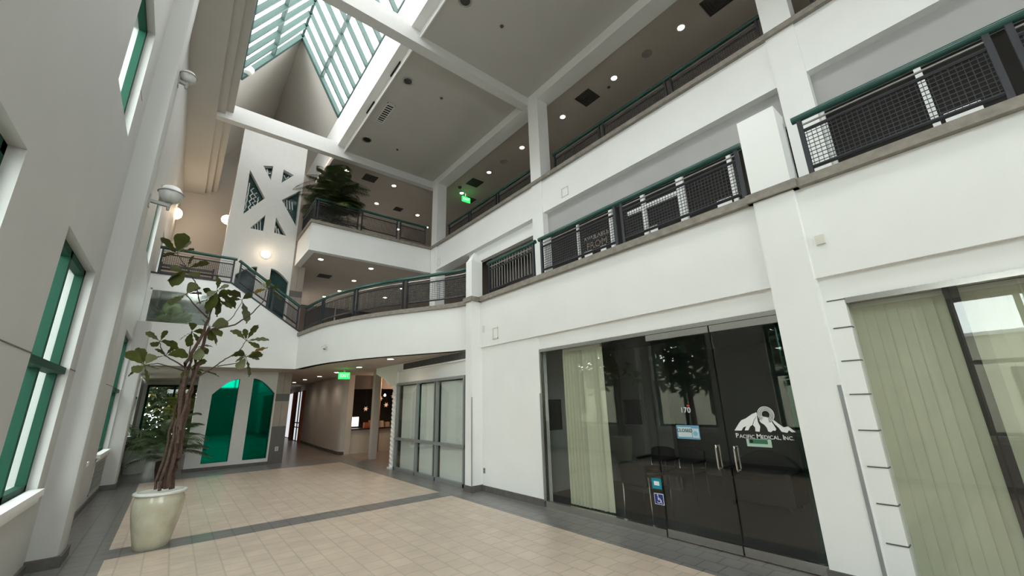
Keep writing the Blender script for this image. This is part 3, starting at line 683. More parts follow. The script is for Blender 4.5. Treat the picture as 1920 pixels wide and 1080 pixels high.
# ---- medical office front
def rect_frame(mb, y0, y1, z0, z1, x0, x1, t): return mb.box(x0,x1,y0,y0+t,z0,z1).box(x0,x1,y1-t,y1,z0,z1).box(x0,x1,y0,y1,z0,z0+t).box(x0,x1,y0,y1,z1-t,z1)
sf = thing('glass_shopfront', 'fixed glass panel left of the double doors of the medical office', 'shopfront', (5.64, 4.8, 0))
MB().box(5.635, 5.647, 3.60, 6.0, .10, 2.82).build('glass_pane', SFG, sf)
MB().box(5.60, 5.68, 3.59, 6.04, 0, .10).build('bottom_rail', CHROME, sf)
MB().box(5.60, 5.68, 6.0, 6.04, .1, 2.82).build('side_channel', CHROME, sf)
struct('trim_10', MB().box(5.60, 5.70, 1.69, 6.04, 2.82, 2.88), CHROME)
def door(n, y0, y1, hy, lab, logo=False):
    d = thing('door_%d' % n, lab, 'door', (5.64, (y0+y1)/2, 0))
    MB().box(5.635, 5.647, y0+.008, y1-.008, .10, 2.73).build('glass_pane', SFG, d)
    MB().box(5.61, 5.67, y0+.006, y1-.006, .012, .115).build('bottom_rail', CHROME, d)
    MB().box(5.61, 5.67, y0+.006, y1-.006, 2.725, 2.815).build('top_rail', CHROME, d)
    h = MB()
    for s in (-1, 1):
        x = 5.641+s*.055
        h.tube([(5.641, hy, .97), (x-s*.012, hy, .962), (x, hy, .985), (x, hy, 1.225), (x-s*.012, hy, 1.248), (5.641, hy, 1.24)], .0115, 8)
    h.build('handle', CHROME, d, smooth=True); return d
door(1, 2.585, 3.585, 2.72, 'left glass door of the medical office, with the number 170 and a closed notice')
door(2, 1.70, 2.578, 2.49, 'right glass door of the medical office, with the white mountain emblem')
struct('trim_11', MB().box(5.62, 5.66, 1.695, 1.78, .1, 2.8), DOORG)
XG = 5.628
t170 = text_mb('170', .105, facing_west(XG, 3.09, 1.69)); tag(t170.build('lettering', VINYL), 'white number 170 on the left glass door', 'lettering')
tag(MB().box(XG-.001, XG+.003, 3.02, 3.06, 1.745, 1.765).build('sticker', mat('red_sticker', (.6,.03,.03), .5, noise=.1)), 'tiny red mark above the number 170', 'sticker')
cs_ = thing('closed_notice', 'light blue CLOSED notice on the left glass door', 'notice', (XG, 3.09, 1.30))
MB().box(XG, XG+.006, 2.93, 3.26, 1.31, 1.49).build('card', mat('blue_notice_card', (.14,.36,.55), .5, noise=.1), cs_)
MB().box(XG-.003, XG, 3.04, 3.24, 1.335, 1.465).box(XG-.003, XG, 2.94, 3.03, 1.33, 1.45).build('panel', mat('pale_notice_panel', (.55,.66,.68), .5, noise=.05), cs_)
text_mb('CLOSED', .062, facing_west(XG-.006, 3.14, 1.42)).build('printing', BLACK, cs_)
MB().lathe([(.0,-.002),(.032,-.002),(.032,.002),(.0,.002)], (XG-.006, 2.985, 1.385), 16, 'x').build('clock_face', mat('notice_clock', (.2,.45,.6), .5, noise=.05), cs_)
em = thing('mountain_emblem', 'white mountain emblem with ringed sun over the office name on the right glass door', 'emblem', (XG, 2.12, 1.35))
m_ = MB()
for poly in LOGO_SHAPES: m_.plate(poly, [], XG, XG+.003, YZ)
m_.build('mountain', VINYL, em)
m_ = MB(); cy, cz = 2.065, 1.640
for r0, r1 in ((.094,.086),(.079,.071),(.064,.057),(.050,.044)):
    n = 30; a0, a1 = -.42*PI, 1.28*PI
    for i in range(n):
        p, q = a0+(a1-a0)*i/n, a0+(a1-a0)*(i+1)/n
        m_.face([(XG, cy-r0*math.cos(p), cz+r0*math.sin(p)), (XG, cy-r0*math.cos(q), cz+r0*math.sin(q)), (XG, cy-r1*math.cos(q), cz+r1*math.sin(q)), (XG, cy-r1*math.cos(p), cz+r1*math.sin(p))])
m_.build('sun_ring', VINYL, em, fix=False)
# small capitals: first letters larger
o1 = MB()
def word(parts, y):
    for txt, size in parts:
        t = text_mb(txt, size, facing_west(XG, 0, 1.372 + (size-.052)*.36))
        ysv = [q[1] for q in t.v]; w_ = max(ysv)-min(ysv); dy = y-max(ysv)
        o1.raw([(q[0], q[1]+dy, q[2]) for q in t.v], t.f); y -= w_+.006
    return y
y = word([('P', .078), ('ACIFIC', .060)], 2.455); y = word([('M', .078), ('EDICAL,', .060)], y-.018); word([('I', .078), ('NC.', .060)], y-.018)
o1.build('office_name', VINYL, em)
gs = thing('green_notice', 'small pale green sticker with dark green panel under the mountain emblem', 'sticker', (XG, 2.2, 1.26))
MB().box(XG, XG+.004, 2.06, 2.34, 1.262, 1.352).build('card', mat('pale_green_card', (.45,.60,.50), .5, noise=.05), gs)
MB().box(XG-.002, XG, 2.10, 2.31, 1.298, 1.348).build('panel', mat('dark_green_panel', (.03,.16,.09), .5, noise=.1), gs)
MB().lathe([(.0,-.001),(.02,-.001),(.02,.001),(.0,.001)], (XG-.004, 2.28, 1.323), 14, 'x').build('dot', BLACK, gs)
ts = thing('teal_sticker', 'teal square sticker with white centre low on the fixed glass', 'sticker', (XG, 3.67, .60))
MB().box(XG, XG+.004, 3.605, 3.76, .605, .745).build('card', mat('teal_card', (.0,.25,.33), .5, noise=.05), ts)
MB().box(XG-.002, XG, 3.64, 3.725, .65, .705).build('panel', VINYL, ts)
ws = thing('wheelchair_sticker', 'navy square sticker with white wheelchair symbol, below the teal sticker', 'sticker', (XG, 3.665, .40))
MB().box(XG, XG+.004, 3.595, 3.745, .40, .545).build('card', VINYL, ws)
MB().box(XG-.002, XG, 3.603, 3.737, .408, .537).build('panel', mat('navy_panel', (.02,.03,.22), .5, noise=.05), ws)
s_ = MB(); X_ = XG-.004
for i in range(14):
    p, q = -2.6+3.9*i/14, -2.6+3.9*(i+1)/14; r0, r1 = .036, .028
    s_.face([(X_, 3.675-r0*math.cos(p), .455+r0*math.sin(p)), (X_, 3.675-r0*math.cos(q), .455+r0*math.sin(q)), (X_, 3.675-r1*math.cos(q), .455+r1*math.sin(q)), (X_, 3.675-r1*math.cos(p), .455+r1*math.sin(p))])
s_.lathe([(.0,-.001),(.010,-.001),(.010,.001),(.0,.001)], (X_, 3.685, .522), 12, 'x')
s_.beam((X_,3.683,.51),(X_,3.68,.462),.002,.009,(1,0,0)) if False else s_.box(X_-.001,X_+.001,3.676,3.686,.462,.508)
s_.box(X_-.001,X_+.001,3.65,3.686,.478,.486).box(X_-.001,X_+.001,3.635,3.68,.458,.466).box(X_-.001,X_+.001,3.632,3.641,.425,.462).box(X_-.001,X_+.001,3.620,3.64,.422,.430)
s_.build('symbol', VINYL, ws, fix=False)
# office interior
struct('wall_office_back', box(10.6, 10.7, 1.3, 8.6, 0, 3.1), SUITEW)
struct('wall_office_far', box(5.8, 10.6, 6.75, 6.85, 0, 3.1), mat('suite_light_grey_wall', (.60,.63,.60), .8, noise=.05))
struct('wall_office_near', box(5.85, 10.6, 1.4, 1.5, 0, 3.1), SUITEW)
struct('wall_office_nib', box(8.45, 8.6, 5.0, 6.75, 0, 3.1), SUITEW)
struct('ceiling_office', box(5.8, 10.6, -8, 8.6, 3.05, 3.12), SUITEW)
struct('floor_office', box(5.68, 10.6, 1.5, 6.75, 0, .012), CARPET)
def blinds(label, ys_, x, z0, z1, ang, wd=.09, mt=BLIND):
    b = thing('vertical_blind', label, 'blind', (x, (ys_[0]+ys_[-1])/2, z0))
    MB().box(x-.02, x+.02, min(ys_)-.04, max(ys_)+.04, z1-.02, z1+.03).build('head_rail', OFFW, b)
    for i, y in enumerate(ys_):
        a = ang[i] if isinstance(ang, list) else ang
        dy, dx = math.cos(a)*wd/2, math.sin(a)*wd/2
        m_ = MB(); n = 5; L_ = []
        for j in range(n): t = -1+2*j/(n-1); L_.append((x+dx*t+.006*(1-t*t), y+dy*t))
        fs = []; vs = []
        for (px, py) in L_: vs += [(px,py,z0),(px,py,z1-.02),(px+.0015,py,z0),(px+.0015,py,z1-.02)]
        for j in range(n-1): a0 = j*4; fs += [(a0,a0+4,a0+5,a0+1),(a0+2,a0+3,a0+7,a0+6)]
        m_.raw(vs, fs).build('slat', mt, b, smooth=True, fix=False)
    return b
yy = [5.51-.038*i for i in range(12)]+[5.02,4.93,4.84,4.76,4.66]
blinds('cream vertical blinds gathered at the left of the medical office front', yy, 5.80, .10, 2.80, [-.75+.28*(-1)**i for i in range(12)]+[-.25,-.2,-.2,-.7,-.3], wd=.10)
yy = [1.00-.093*i for i in range(8)]
blinds('cream vertical blinds at the right edge of the picture, drawn nearly flat', yy, 5.80, .05, 2.80, .12, wd=.10)
yy = [.16-.093*i for i in range(20)]
blinds('cream vertical blinds behind the glass that reflects the window', yy, 5.82, .05, 2.80, .12, wd=.10)
# second shop front (right edge)
s2_ = thing('glass_shopfront', 'large frameless glass front over cream blinds at the right edge', 'shopfront', (5.64, -1, 0))
for y0, y1 in ((.26,1.03),(-.17,.255),(-1.6,-.175),(-3.0,-1.605),(-4.5,-3.005)): MB().box(5.635, 5.647, y0+.004, y1-.004, .02, 2.82).build('glass_pane', SFG, s2_)
MB().box(5.60, 5.70, -4.5, 1.04, 2.82, 2.88).build('head_channel', CHROME, s2_)
MB().box(5.61, 5.67, -4.5, 1.04, 0, .03).build('bottom_rail', CHROME, s2_)
MB().box(5.70, 5.76, .20, .30, .03, 2.82).build('mullion', mat('dark_brown_mullion', (.03,.018,.014), .5, noise=.2), s2_)
struct('wall_office_two', MB().box(7.6, 7.7, -8, 1.4, 0, 3.1), SUITEW)
struct('floor_office_two', box(5.68, 7.6, -8, 1.4, 0, .012), CARPET)
# chairs and sofa
def waiting_chair(label, loc, rz, first=None):
    if first is not None:
        r = dup(first, loc, label, 'black waiting room chairs'); r.rotation_euler = (0,0,rz); return r
    t = thing('waiting_chair', label, 'chair', (0,0,0), 'black waiting room chairs')
    MB().box(-.26,.26,-.25,.25,.40,.47).build('seat', CHAIRB, t)
    b = MB(); n = 8; P = [(-.26+.52*i/n, .86-.05*abs(2*i/n-1)**3) for i in range(n+1)]
    b.plate([(-.26,.5),(.26,.5)]+P[::-1], [], -.30, -.25, lambda p,q,a: (p, a-(q-.5)*.12, q)); b.build('backrest', CHAIRB, t)
    for s in (-1, 1):
        MB().tube([(s*.28,.24,.0),(s*.28,.24,.64),(s*.28,-.28,.64)], .013, 6).build('leg', CHROME, t, smooth=True)
        MB().tube([(s*.28,-.28,.64),(s*.27,-.26,.45),(s*.28,-.26,.0)], .013, 6).build('leg', CHROME, t, smooth=True)
        MB().box(s*.28-.025, s*.28+.025, -.26, .22, .645, .675).build('armrest', CHAIRB, t)
    t.location = loc; t.rotation_euler = (0,0,rz); return t
c0 = waiting_chair('black chair with its back to the fixed glass, beside the gathered blinds', (6.35, 4.35, .012), PI*.47-PI)
c1 = waiting_chair('left black chair of the pair deep in the office', (8.0, 5.20, .012), PI*.5, c0)
c2 = waiting_chair('right black chair of the pair deep in the office', (8.0, 4.55, .012), PI*.5, c0)
so = thing('sofa', 'black sofa with arched back seen through the right glass door', 'sofa', (8.5, 3.3, .012))
MB().box(8.0,8.6,2.8,3.8,.1,.45).build('seat', CHAIRB, so)
P = [(2.78+1.04*i/12, .62+.27*math.sin(PI*i/12)**.7) for i in range(13)]
MB().plate([(3.82,.3),(2.78,.3)]+P, [], 8.55, 8.7, YZ).build('backrest', CHAIRB, so)
for y in (2.74, 3.78): MB().box(8.0,8.65,y,y+.08,.1,.60).build('armrest', CHAIRB, so)
for x in (8.05,8.6):
    for y in (2.85,3.75): MB().box(x-.02,x+.02,y-.02,y+.02,.012,.1).build('leg', BLACKM, so)
def picture(label, loc, axis, w_, h_):
    p = thing('framed_picture', label, 'picture', loc); x, y, z = loc
    if axis == 'x':
        rect_frame(MB(), y-w_/2, y+w_/2, z, z+h_, x-.03, x, .03).build('frame', BLACKM, p); MB().box(x-.015, x-.01, y-w_/2+.02, y+w_/2-.02, z+.02, z+h_-.02).build('print', mat('dark_print', (.035,.04,.05), .3, noise=.6, nscale=4), p)
    else:
        f = MB()
        f.box(x-w_/2,x-w_/2+.03,y-.03,y,z,z+h_).box(x+w_/2-.03,x+w_/2,y-.03,y,z,z+h_).box(x-w_/2,x+w_/2,y-.03,y,z,z+.03).box(x-w_/2,x+w_/2,y-.03,y,z+h_-.03,z+h_)
        f.build('frame', BLACKM, p); MB().box(x-w_/2+.02,x+w_/2-.02,y-.015,y-.01,z+.02,z+h_-.02).build('print', MATS['dark_print'], p)
picture('dark framed picture on the office wall right of the gathered blinds', (8.44, 5.92, 1.30), 'x', .5, .55)
picture('dark framed picture half hidden by the gathered blinds', (6.55, 6.745, 1.25), 'y', .6, .65) if 'dark_print' in MATS else None

# ---- third shopfront, grey frames with white shades, below the curved balcony
g3 = thing('glass_shopfront', 'grey framed shopfront with white shades below the curved balcony', 'shopfront', (5.5, 10.6, 0))
f = MB(); Y0, Y1, ZT, ZM = 8.62, 12.62, 2.47, .88
for y in (Y0, 9.98, 11.15, Y1-.09): f.box(5.46, 5.54, y, y+.06, 0, ZT)
for y in (10.12,): f.box(5.47, 5.53, y, y+.04, 0, ZT)
f.box(5.46, 5.54, Y0, Y1, ZT, ZT+.07).box(5.46, 5.54, Y0, Y1, 0, .08).box(5.45, 5.54, Y0, Y1, ZM-.035, ZM+.035)
f.build('frame', ALU, g3)
MB().box(5.50, 5.508, Y0, Y1, .05, ZT).build('glass_pane', SFG, g3)
for y0, y1 in ((8.72,9.93),(10.35,11.10),(11.25,12.35)):
    MB().box(5.57, 5.575, y0, y1, .06, ZT-.03).build('shade', SHADE, g3)
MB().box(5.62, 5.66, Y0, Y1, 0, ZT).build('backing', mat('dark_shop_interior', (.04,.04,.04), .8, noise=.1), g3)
struct('wall_facade_header', MB().box(5.52, 5.8, 8.31, 12.9, ZT+.07, 3.15).box(5.45,5.56,8.31,12.7,2.9,2.93), WHITE)
struct('wall_facade_behind', MB().box(5.66, 5.8, 8.3, 12.9, 0, ZT+.07), SUITEW)
gv = thing('air_grille', 'long grey air grille above the grey framed shopfront', 'grille', (5.5, 10.5, 2.94))
MB().box(5.50, 5.52, 8.5, 12.25, 2.94, 3.13).build('frame', ALU, gv)
m_ = MB()
for i in range(94): m_.box(5.49, 5.502, 8.52+i*.04, 8.532+i*.04, 2.95, 3.12)
m_.build('fin', DARKV, gv)
struct('wall_bulkhead', MB().plate([(12.65,2.50),(13.25,2.50),(13.75,2.75),(14.5,2.95),(14.5,3.15),(12.65,3.15)], [], 5.48, 5.75, YZ), WHITE)
tc_ = MB(); n = 30; vs = []; fs = []; H_ = 2.5; K = 220
for i in range(K+1):
    z = H_*i/K
    for j in range(n):
        a = 2*PI*j/n; rr_ = .09+.013*math.sin(3*a+z*50); vs.append((5.52+rr_*math.cos(a), 12.80+rr_*math.sin(a), z))
for i in range(K):
    for j in range(n): fs.append((i*n+j, i*n+(j+1)%n, (i+1)*n+(j+1)%n, (i+1)*n+j))
tw_ = thing('twisted_column', 'white rope-twisted column at the left end of the grey framed shopfront', 'column', (5.52, 12.8, 0))
tc_.raw(vs, fs).build('shaft', WHITE, tw_, smooth=True); MB().box(5.4,5.64,12.68,12.92,0,.05).build('base', WHITE, tw_)

# ---- shop counter in the recess
ct = thing('shop_counter', 'pale shop counter with dark top beyond the square post', 'counter', (7.3, 18.0, 0))
MB().box(5.86, 9.38, 17.95, 18.5, .0, .92).build('body', mat('counter_front_paint', (.60,.55,.48), .6, noise=.06), ct)
MB().box(5.86, 9.38, 17.88, 18.55, .92, .97).build('top', mat('dark_counter_top', (.05,.02,.015), .4, noise=.2), ct)
MB().box(7.05,7.07,17.945,17.95,.0,.92).build('joint', BLACK, ct)
mb = thing('menu_screen', 'small bright menu panel above the shop counter', 'screen', (6.05, 18.7, 1.03))
MB().box(5.90, 6.42, 18.7, 18.74, 1.03, 1.42).build('screen', mat('menu_glow', (.8,.8,.78), .5, emit=(1,.95,.88), estr=.8, noise=.3), mb)
MB().box(5.88, 6.44, 18.74, 18.78, 1.0, 1.45).build('back', BLACKM, mb)
mb = thing('menu_screen', 'dim blue wall screen high behind the shop counter', 'screen', (6.3, 21.5, 2.0))
MB().box(6.2, 7.1, 22.3, 22.34, 2.05, 2.45).build('screen', mat('dim_blue_glow', (.2,.25,.3), .5, emit=(.4,.5,.6), estr=.5), mb)
MB().box(6.18, 7.12, 22.34, 22.38, 2.03, 2.47).build('back', BLACKM, mb)
items = [(6.55,.16,.22,(.45,.09,.03),'red box'),(6.75,.12,.30,(.5,.16,.04),'orange bag'),(7.25,.14,.26,(.55,.45,.33),'paper bag'),(7.5,.2,.2,(.4,.3,.2),'brown box'),(7.8,.16,.28,(.55,.4,.26),'tan bag'),(8.1,.18,.22,(.35,.25,.18),'dark tan box')]
for i, (x, w_, h_, c, nm) in enumerate(items):
    kind = nm.split()[-1]; m_ = MB(); z = .97
    m_.raw([(x-w_/2,18.1,z),(x+w_/2,18.1,z),(x+w_/2,18.28,z),(x-w_/2,18.28,z),(x-w_/2*.9,18.12,z+h_),(x+w_/2*.9,18.12,z+h_),(x+w_/2*.9,18.26,z+h_),(x-w_/2*.9,18.26,z+h_)],[(0,3,2,1),(4,5,6,7),(0,1,5,4),(1,2,6,5),(2,3,7,6),(3,0,4,7)])
    tag(m_.build('counter_'+kind, mat('goods_%d' % i, c, .6, noise=.2)), nm+' standing on the shop counter', kind)
for i, (x, y, z, lab) in enumerate([(6.95,19.4,1.75,'lowest star at the left of the dark shop'),(7.55,19.2,2.2,'high star in the middle of the dark shop'),(7.75,19.0,1.9,'middle star of the dark shop'),(8.2,19.3,2.3,'high star near the twisted column'),(8.35,19.1,1.6,'low star near the twisted column')]):
    st = thing('hanging_star', 'small pale paper star hanging, '+lab, 'star', (x, y, z), 'paper stars hanging in the shop')
    P = [((.12 if k % 2 == 0 else .045)*math.cos(PI*k/6+i), (.12 if k % 2 == 0 else .045)*math.sin(PI*k/6+i)) for k in range(12)]
    MB().plate([(x+p, z+q) for p, q in P], [], y, y+.015, XZ).build('paper', mat('star_paper', (.6,.42,.32), .6, emit=(1,.55,.35), estr=.25, noise=.1), st)
    MB().tube([(x, y+.007, z+.1), (x, y+.007, 3.14)], .003, 4).build('string', BARG, st)
for i, (x, y, z) in enumerate([(7.9,19.6,2.35),(7.3,19.0,1.28),(8.5,18.8,1.35)]):
    b_ = thing('pendant_bulb', ['warm pendant bulb high in the shop', 'warm bulb low over the counter beside the square post', 'warm bulb low over the counter near the twisted column'][i], 'lamp', (x, y, z))
    MB().lathe([(.01,-.06),(.05,-.03),(.055,0),(.03,.05),(.01,.07)], (x,y,z), 12).build('bulb', GLOW, b_, smooth=True)
    MB().tube([(x,y,z+.06),(x,y,3.14)], .004, 4).build('cord', BLACKM, b_)
pt = MB().tube([(6.93,17.7,.0),(6.93,17.7,3.15)], .03, 8); tag(pt.build('slim_pole', mat('pole_bronze', (.45,.27,.17), .4, noise=.1), smooth=True), 'slim bronze pole in front of the shop counter', 'pole')
wl = bpy.data.lights.new('shop_lamp', 'POINT'); wl.energy = 28; wl.color = (1,.72,.5); wl.shadow_soft_size = .15
o = bpy.data.objects.new('shop_lamp', wl); o.location = (7.6, 17.2, 2.8); COL.objects.link(o)
# ---- glazed corridor doors far away
d3 = thing('door_3', 'tall glazed corridor doors in orange frames at the far end', 'door', (5.9, 28.5, 0))
def alongwall(y): return 5.80+(y-25.2)/5.3*.33-.02
f = MB(); gl = MB(); bk = MB()
for y, w_ in ((26.6,.5),(29.6,1.1)): f.box(alongwall(y)-.08, alongwall(y), y-w_/2, y+w_/2, 0, 2.85)
f.build('frame', ORANGE, d3)
for y, w_ in ((27.6,1.3),(31.2,1.4)): gl.box(alongwall(y)-.05, alongwall(y)-.02, y-w_/2, y+w_/2, .05, 2.8)
gl.build('glass_pane', mat('emissive_daylit_pane', (.7,.7,.7), .4, emit=(.95,.97,1), estr=.35, noise=.4, nscale=3), d3)  # panes emit, standing in for daylight from behind
for y in (28.3,28.9,27.6): bk.box(alongwall(y)-.09, alongwall(y)-.03, y-.07, y+.07, 0, 2.85)
bk.box(alongwall(27.6)-.09, alongwall(27.6)-.04, 27.0, 28.9, 1.0, 1.06).box(alongwall(27.6)-.09, alongwall(27.6)-.04, 27.0, 28.9, .75, .8)
bk.build('mullion', BLACKM, d3)

# ================================================================ LAMPS, SIGNS, VENTS
def downlight(label, loc, group, first=None, r=.085):
    if first: return dup(first, loc, label, group)
    t = thing('downlight', label, 'downlight', (0,0,0), group)
    MB().lathe([(r,-.004),(r*1.3,-.01),(r*1.35,-.004),(r*1.35,0),(r,0)], (0,0,0), 22).build('trim_ring', RIMW, t, smooth=True)
    MB().lathe([(.001,-.006),(r,-.006),(r,-.003),(.001,-.003)], (0,0,0), 22).build('lens', DL, t)
    t.location = loc; t['_o'] = tuple(loc); return t
d0 = None
ORD = ['nearest', 'second', 'third', 'fourth', 'fifth', 'sixth', 'seventh', 'eighth']
def row(locs, labels, group, r=.085):
    global d0
    for loc, lab in zip(locs, labels):
        d = downlight(lab, loc, group, d0, r); d0 = d0 or d
        if 'ground-floor' in group:      # the walkway under the curved balcony is really lit by these
            l = bpy.data.lights.new('downlight_beam', 'SPOT'); l.energy = 9; l.color = (1,.86,.66); l.spot_size = 2.6; l.spot_blend = .6; l.shadow_soft_size = .08
            o = bpy.data.objects.new('downlight_beam', l); o.location = (0,0,-.03); o.parent = d; COL.objects.link(o)
row([(9.13, 1.42+2.22*i, 11.5) for i in range(7)], ['%s recessed downlight over the topmost walkway along the facade, counted from the near end' % ORD[i] for i in range(7)], 'downlights over the topmost walkway')
row([(4.2,16.0,11.5),(6.3,16.0,11.5),(6.3,18.1,11.5),(8.5,18.1,11.5),(8.4,20.4,11.5),(9.6,19.2,11.5)],
    ['topmost far ceiling downlight beside the palm crown','topmost far ceiling downlight in the front row, right of the palm','topmost far ceiling downlight in the second row above the balcony railing','topmost far ceiling downlight close to the far column','topmost far ceiling downlight low over the railing near the far column','topmost far ceiling downlight half hidden by the far column'], 'downlights in the far topmost ceiling')
row([(3.55,15.9,7.34),(5.5,15.9,7.34),(5.5,18.0,7.34),(5.5,20.1,7.34),(7.8,18.0,7.34),(7.8,20.1,7.34),(5.2,21.6,7.34)],
    ['middle-storey downlight under the left corner of the projecting balcony','middle-storey downlight under the front middle of the projecting balcony','middle-storey downlight second in the line behind the balcony front','middle-storey downlight third in the line behind the balcony front','middle-storey downlight right of the line, just over the curved railing','middle-storey downlight seen through the curved railing at right','middle-storey downlight furthest back, over the curved handrail'], 'downlights in the middle-storey ceiling')
row([(4.66,11.3,3.15),(4.72,14.1,3.15),(4.72,16.6,3.15),(4.70,18.97,3.15),(4.67,21.4,3.15),(4.70,23.8,3.15)],
    ['%s downlight in the ground-floor walkway ceiling, counted from the grey framed shopfront' % ORD[i] for i in range(6)], 'downlights along the ground-floor walkway')
def darklight(label, loc, first=None):
    if first: return dup(first, loc, label)
    t = thing('recessed_can', label, 'light fitting', (0,0,0), 'unlit cans in the atrium ceiling')
    MB().lathe([(.13,-.004),(.175,-.012),(.18,0),(.13,0)], (0,0,0), 26).build('trim_ring', CHROME, t, smooth=True)
    MB().lathe([(.001,-.004),(.13,-.004),(.13,-.001),(.001,-.001)], (0,0,0), 26).build('reflector', mat('dark_can_reflector', (.10,.09,.08), .3, metal=.7, noise=.2), t)
    t.location = loc; return t
k0 = darklight('unlit round ceiling can beside the slatted air vent, nearer the camera', (4.20,10.05,11.7))
darklight('unlit round ceiling can beside the slatted air vent, farther from the camera', (4.21,13.7,11.7), k0)
darklight('unlit round ceiling can cut by the top edge of the picture', (4.20,6.7,11.7), k0)
av = thing('ceiling_vent', 'narrow slatted white air vent between two round cans in the atrium ceiling', 'vent', (4.2,11.85,11.69))
MB().box(4.06,4.34,11.3,11.34,11.67,11.70).box(4.06,4.34,12.4,12.44,11.67,11.70).box(4.06,4.09,11.3,12.44,11.67,11.70).box(4.31,4.34,11.3,12.44,11.67,11.70).build('frame', RIMW, av)
MB().box(4.08,4.32,11.32,12.42,11.69,11.699).build('backing', BLACK, av)
m_ = MB()
for i in range(9): m_.box(4.09,4.31,11.36+i*.12,11.40+i*.12,11.675,11.69)
m_.build('slat', RIMW, av)
def sq_vent(label, loc, s, group='square ceiling vents'):
    t = thing('ceiling_vent', label, 'vent', loc, group); x, y, z = loc
    m_ = MB()
    for k in range(4):
        a = s*(1-k*.22); m_.box(x-a,x+a,y-a,y-a+.02,z-.012,z).box(x-a,x+a,y+a-.02,y+a,z-.012,z).box(x-a,x-a+.02,y-a,y+a,z-.012,z).box(x+a-.02,x+a,y-a,y+a,z-.012,z)
    m_.build('louvre', DARKV, t); MB().box(x-s+.01,x+s-.01,y-s+.01,y+s-.01,z-.006,z-.001).build('core', mat('vent_core', (.05,.045,.04), .8, noise=.1), t); return t
sq_vent('dark square vent in the topmost walkway ceiling above the middle column', (9.11,6.93,11.5), .30)
sq_vent('dark square vent in the topmost walkway ceiling at the top edge of the picture', (9.15,2.7,11.5), .30)
sq_vent('dark square vent in the topmost walkway ceiling next to the exit sign', (9.11,13.6,11.5), .30)
sq_vent('dark square vent in the far topmost ceiling right of the palm', (5.2,16.0,11.5), .28)
sq_vent('small dark vent in the far topmost ceiling above the balcony railing', (7.4,18.05,11.5), .2)
sq_vent('dark square vent beyond the exit sign in the topmost ceiling', (9.8,15.1,11.5), .25)
sq_vent('dark vent in the middle-storey ceiling under the projecting balcony', (4.24,18.0,7.34), .26)
def speaker(label, loc):
    t = thing('ceiling_speaker', label, 'speaker', loc, 'round ceiling speakers')
    MB().lathe([(.001,-.006),(.13,-.006),(.145,-.012),(.155,0),(.001,-.001)], loc, 22).build('grille', mat('speaker_grille', (.40,.36,.33), .7, noise=.1), t, smooth=True)
speaker('faint round ceiling speaker in the topmost walkway, nearer the camera', (9.14,4.7,11.5)); speaker('faint round ceiling speaker in the topmost walkway, near the middle column', (9.15,11.5,11.5))
for lab, loc in (('tiny dark sprinkler in the atrium ceiling nearest the camera', (5.37,6.7,11.7)),('tiny dark sprinkler in the middle of the atrium ceiling', (5.4,10.05,11.7)),('tiny dark sprinkler in the atrium ceiling farthest from the camera', (5.4,13.6,11.7)),('tiny sprinkler in the topmost walkway ceiling by the square vent', (9.3,6.2,11.5))):
    t = thing('sprinkler', lab, 'sprinkler', loc, 'ceiling sprinklers'); MB().lathe([(.05,0),(.055,-.006),(.03,-.012),(.012,-.02),(.012,-.04),(.03,-.045),(.001,-.048)], loc, 12).build('head', DARKV, t, smooth=True)
# exit signs
def exit_sign(label, x, y, z, s=1.0, hang=None):
    t = thing('exit_sign', label, 'exit sign', (x, y, z))
    MB().box(x-.19*s, x+.19*s, y, y+.05, z, z+.22*s).build('housing', SIGNG, t); hs_ = t.children[0]
    text_mb('EXIT', .15*s, facing_south(x, y-.004, z+.11*s)).build('lettering', SIGNT, hs_)
    if hang: MB().box(x-.03, x+.03, y+.01, y+.04, z+.22*s, hang).build('bracket', LAMPW, t)
exit_sign('green exit sign hanging from the ground-floor walkway ceiling', 4.50, 14.9, 2.80, 1.0, 3.15)
exit_sign('green exit sign in the topmost storey, left of the square vent', 9.3, 14.6, 11.03, 1.15, 11.5)
exit_sign('green exit sign on the middle storey, seen through the curved railing', 6.3, 23.5, 6.0, .9, 7.34)
def camdome(label, loc):
    t = thing('security_camera', label, 'camera', loc); x, y, z = loc
    MB().lathe([(.001,-.10),(.05,-.085),(.075,-.045),(.08,0),(.001,0)], loc, 16).build('dome', BLACKM, t, smooth=True)
    MB().lathe([(.09,-.02),(.09,0),(.001,0)], loc, 16).build('base', DARKV, t)
camdome('dark camera dome left of the topmost exit sign', (8.75,14.3,11.5))
t = thing('security_camera', 'small camera on the white curved balcony front', 'camera', (3.36, 13.1, 3.62))
MB().beam((3.33,13.1,3.66),(3.22,13.05,3.62),.05,.05).build('body', OFFW, t); MB().lathe([(.001,-.03),(.03,-.03),(.03,.0),(.001,.0)], (3.30,13.1,3.58), 10).build('lens', DARKV, t); MB().box(3.30,3.40,13.07,13.13,3.64,3.70).build('bracket', OFFW, t)
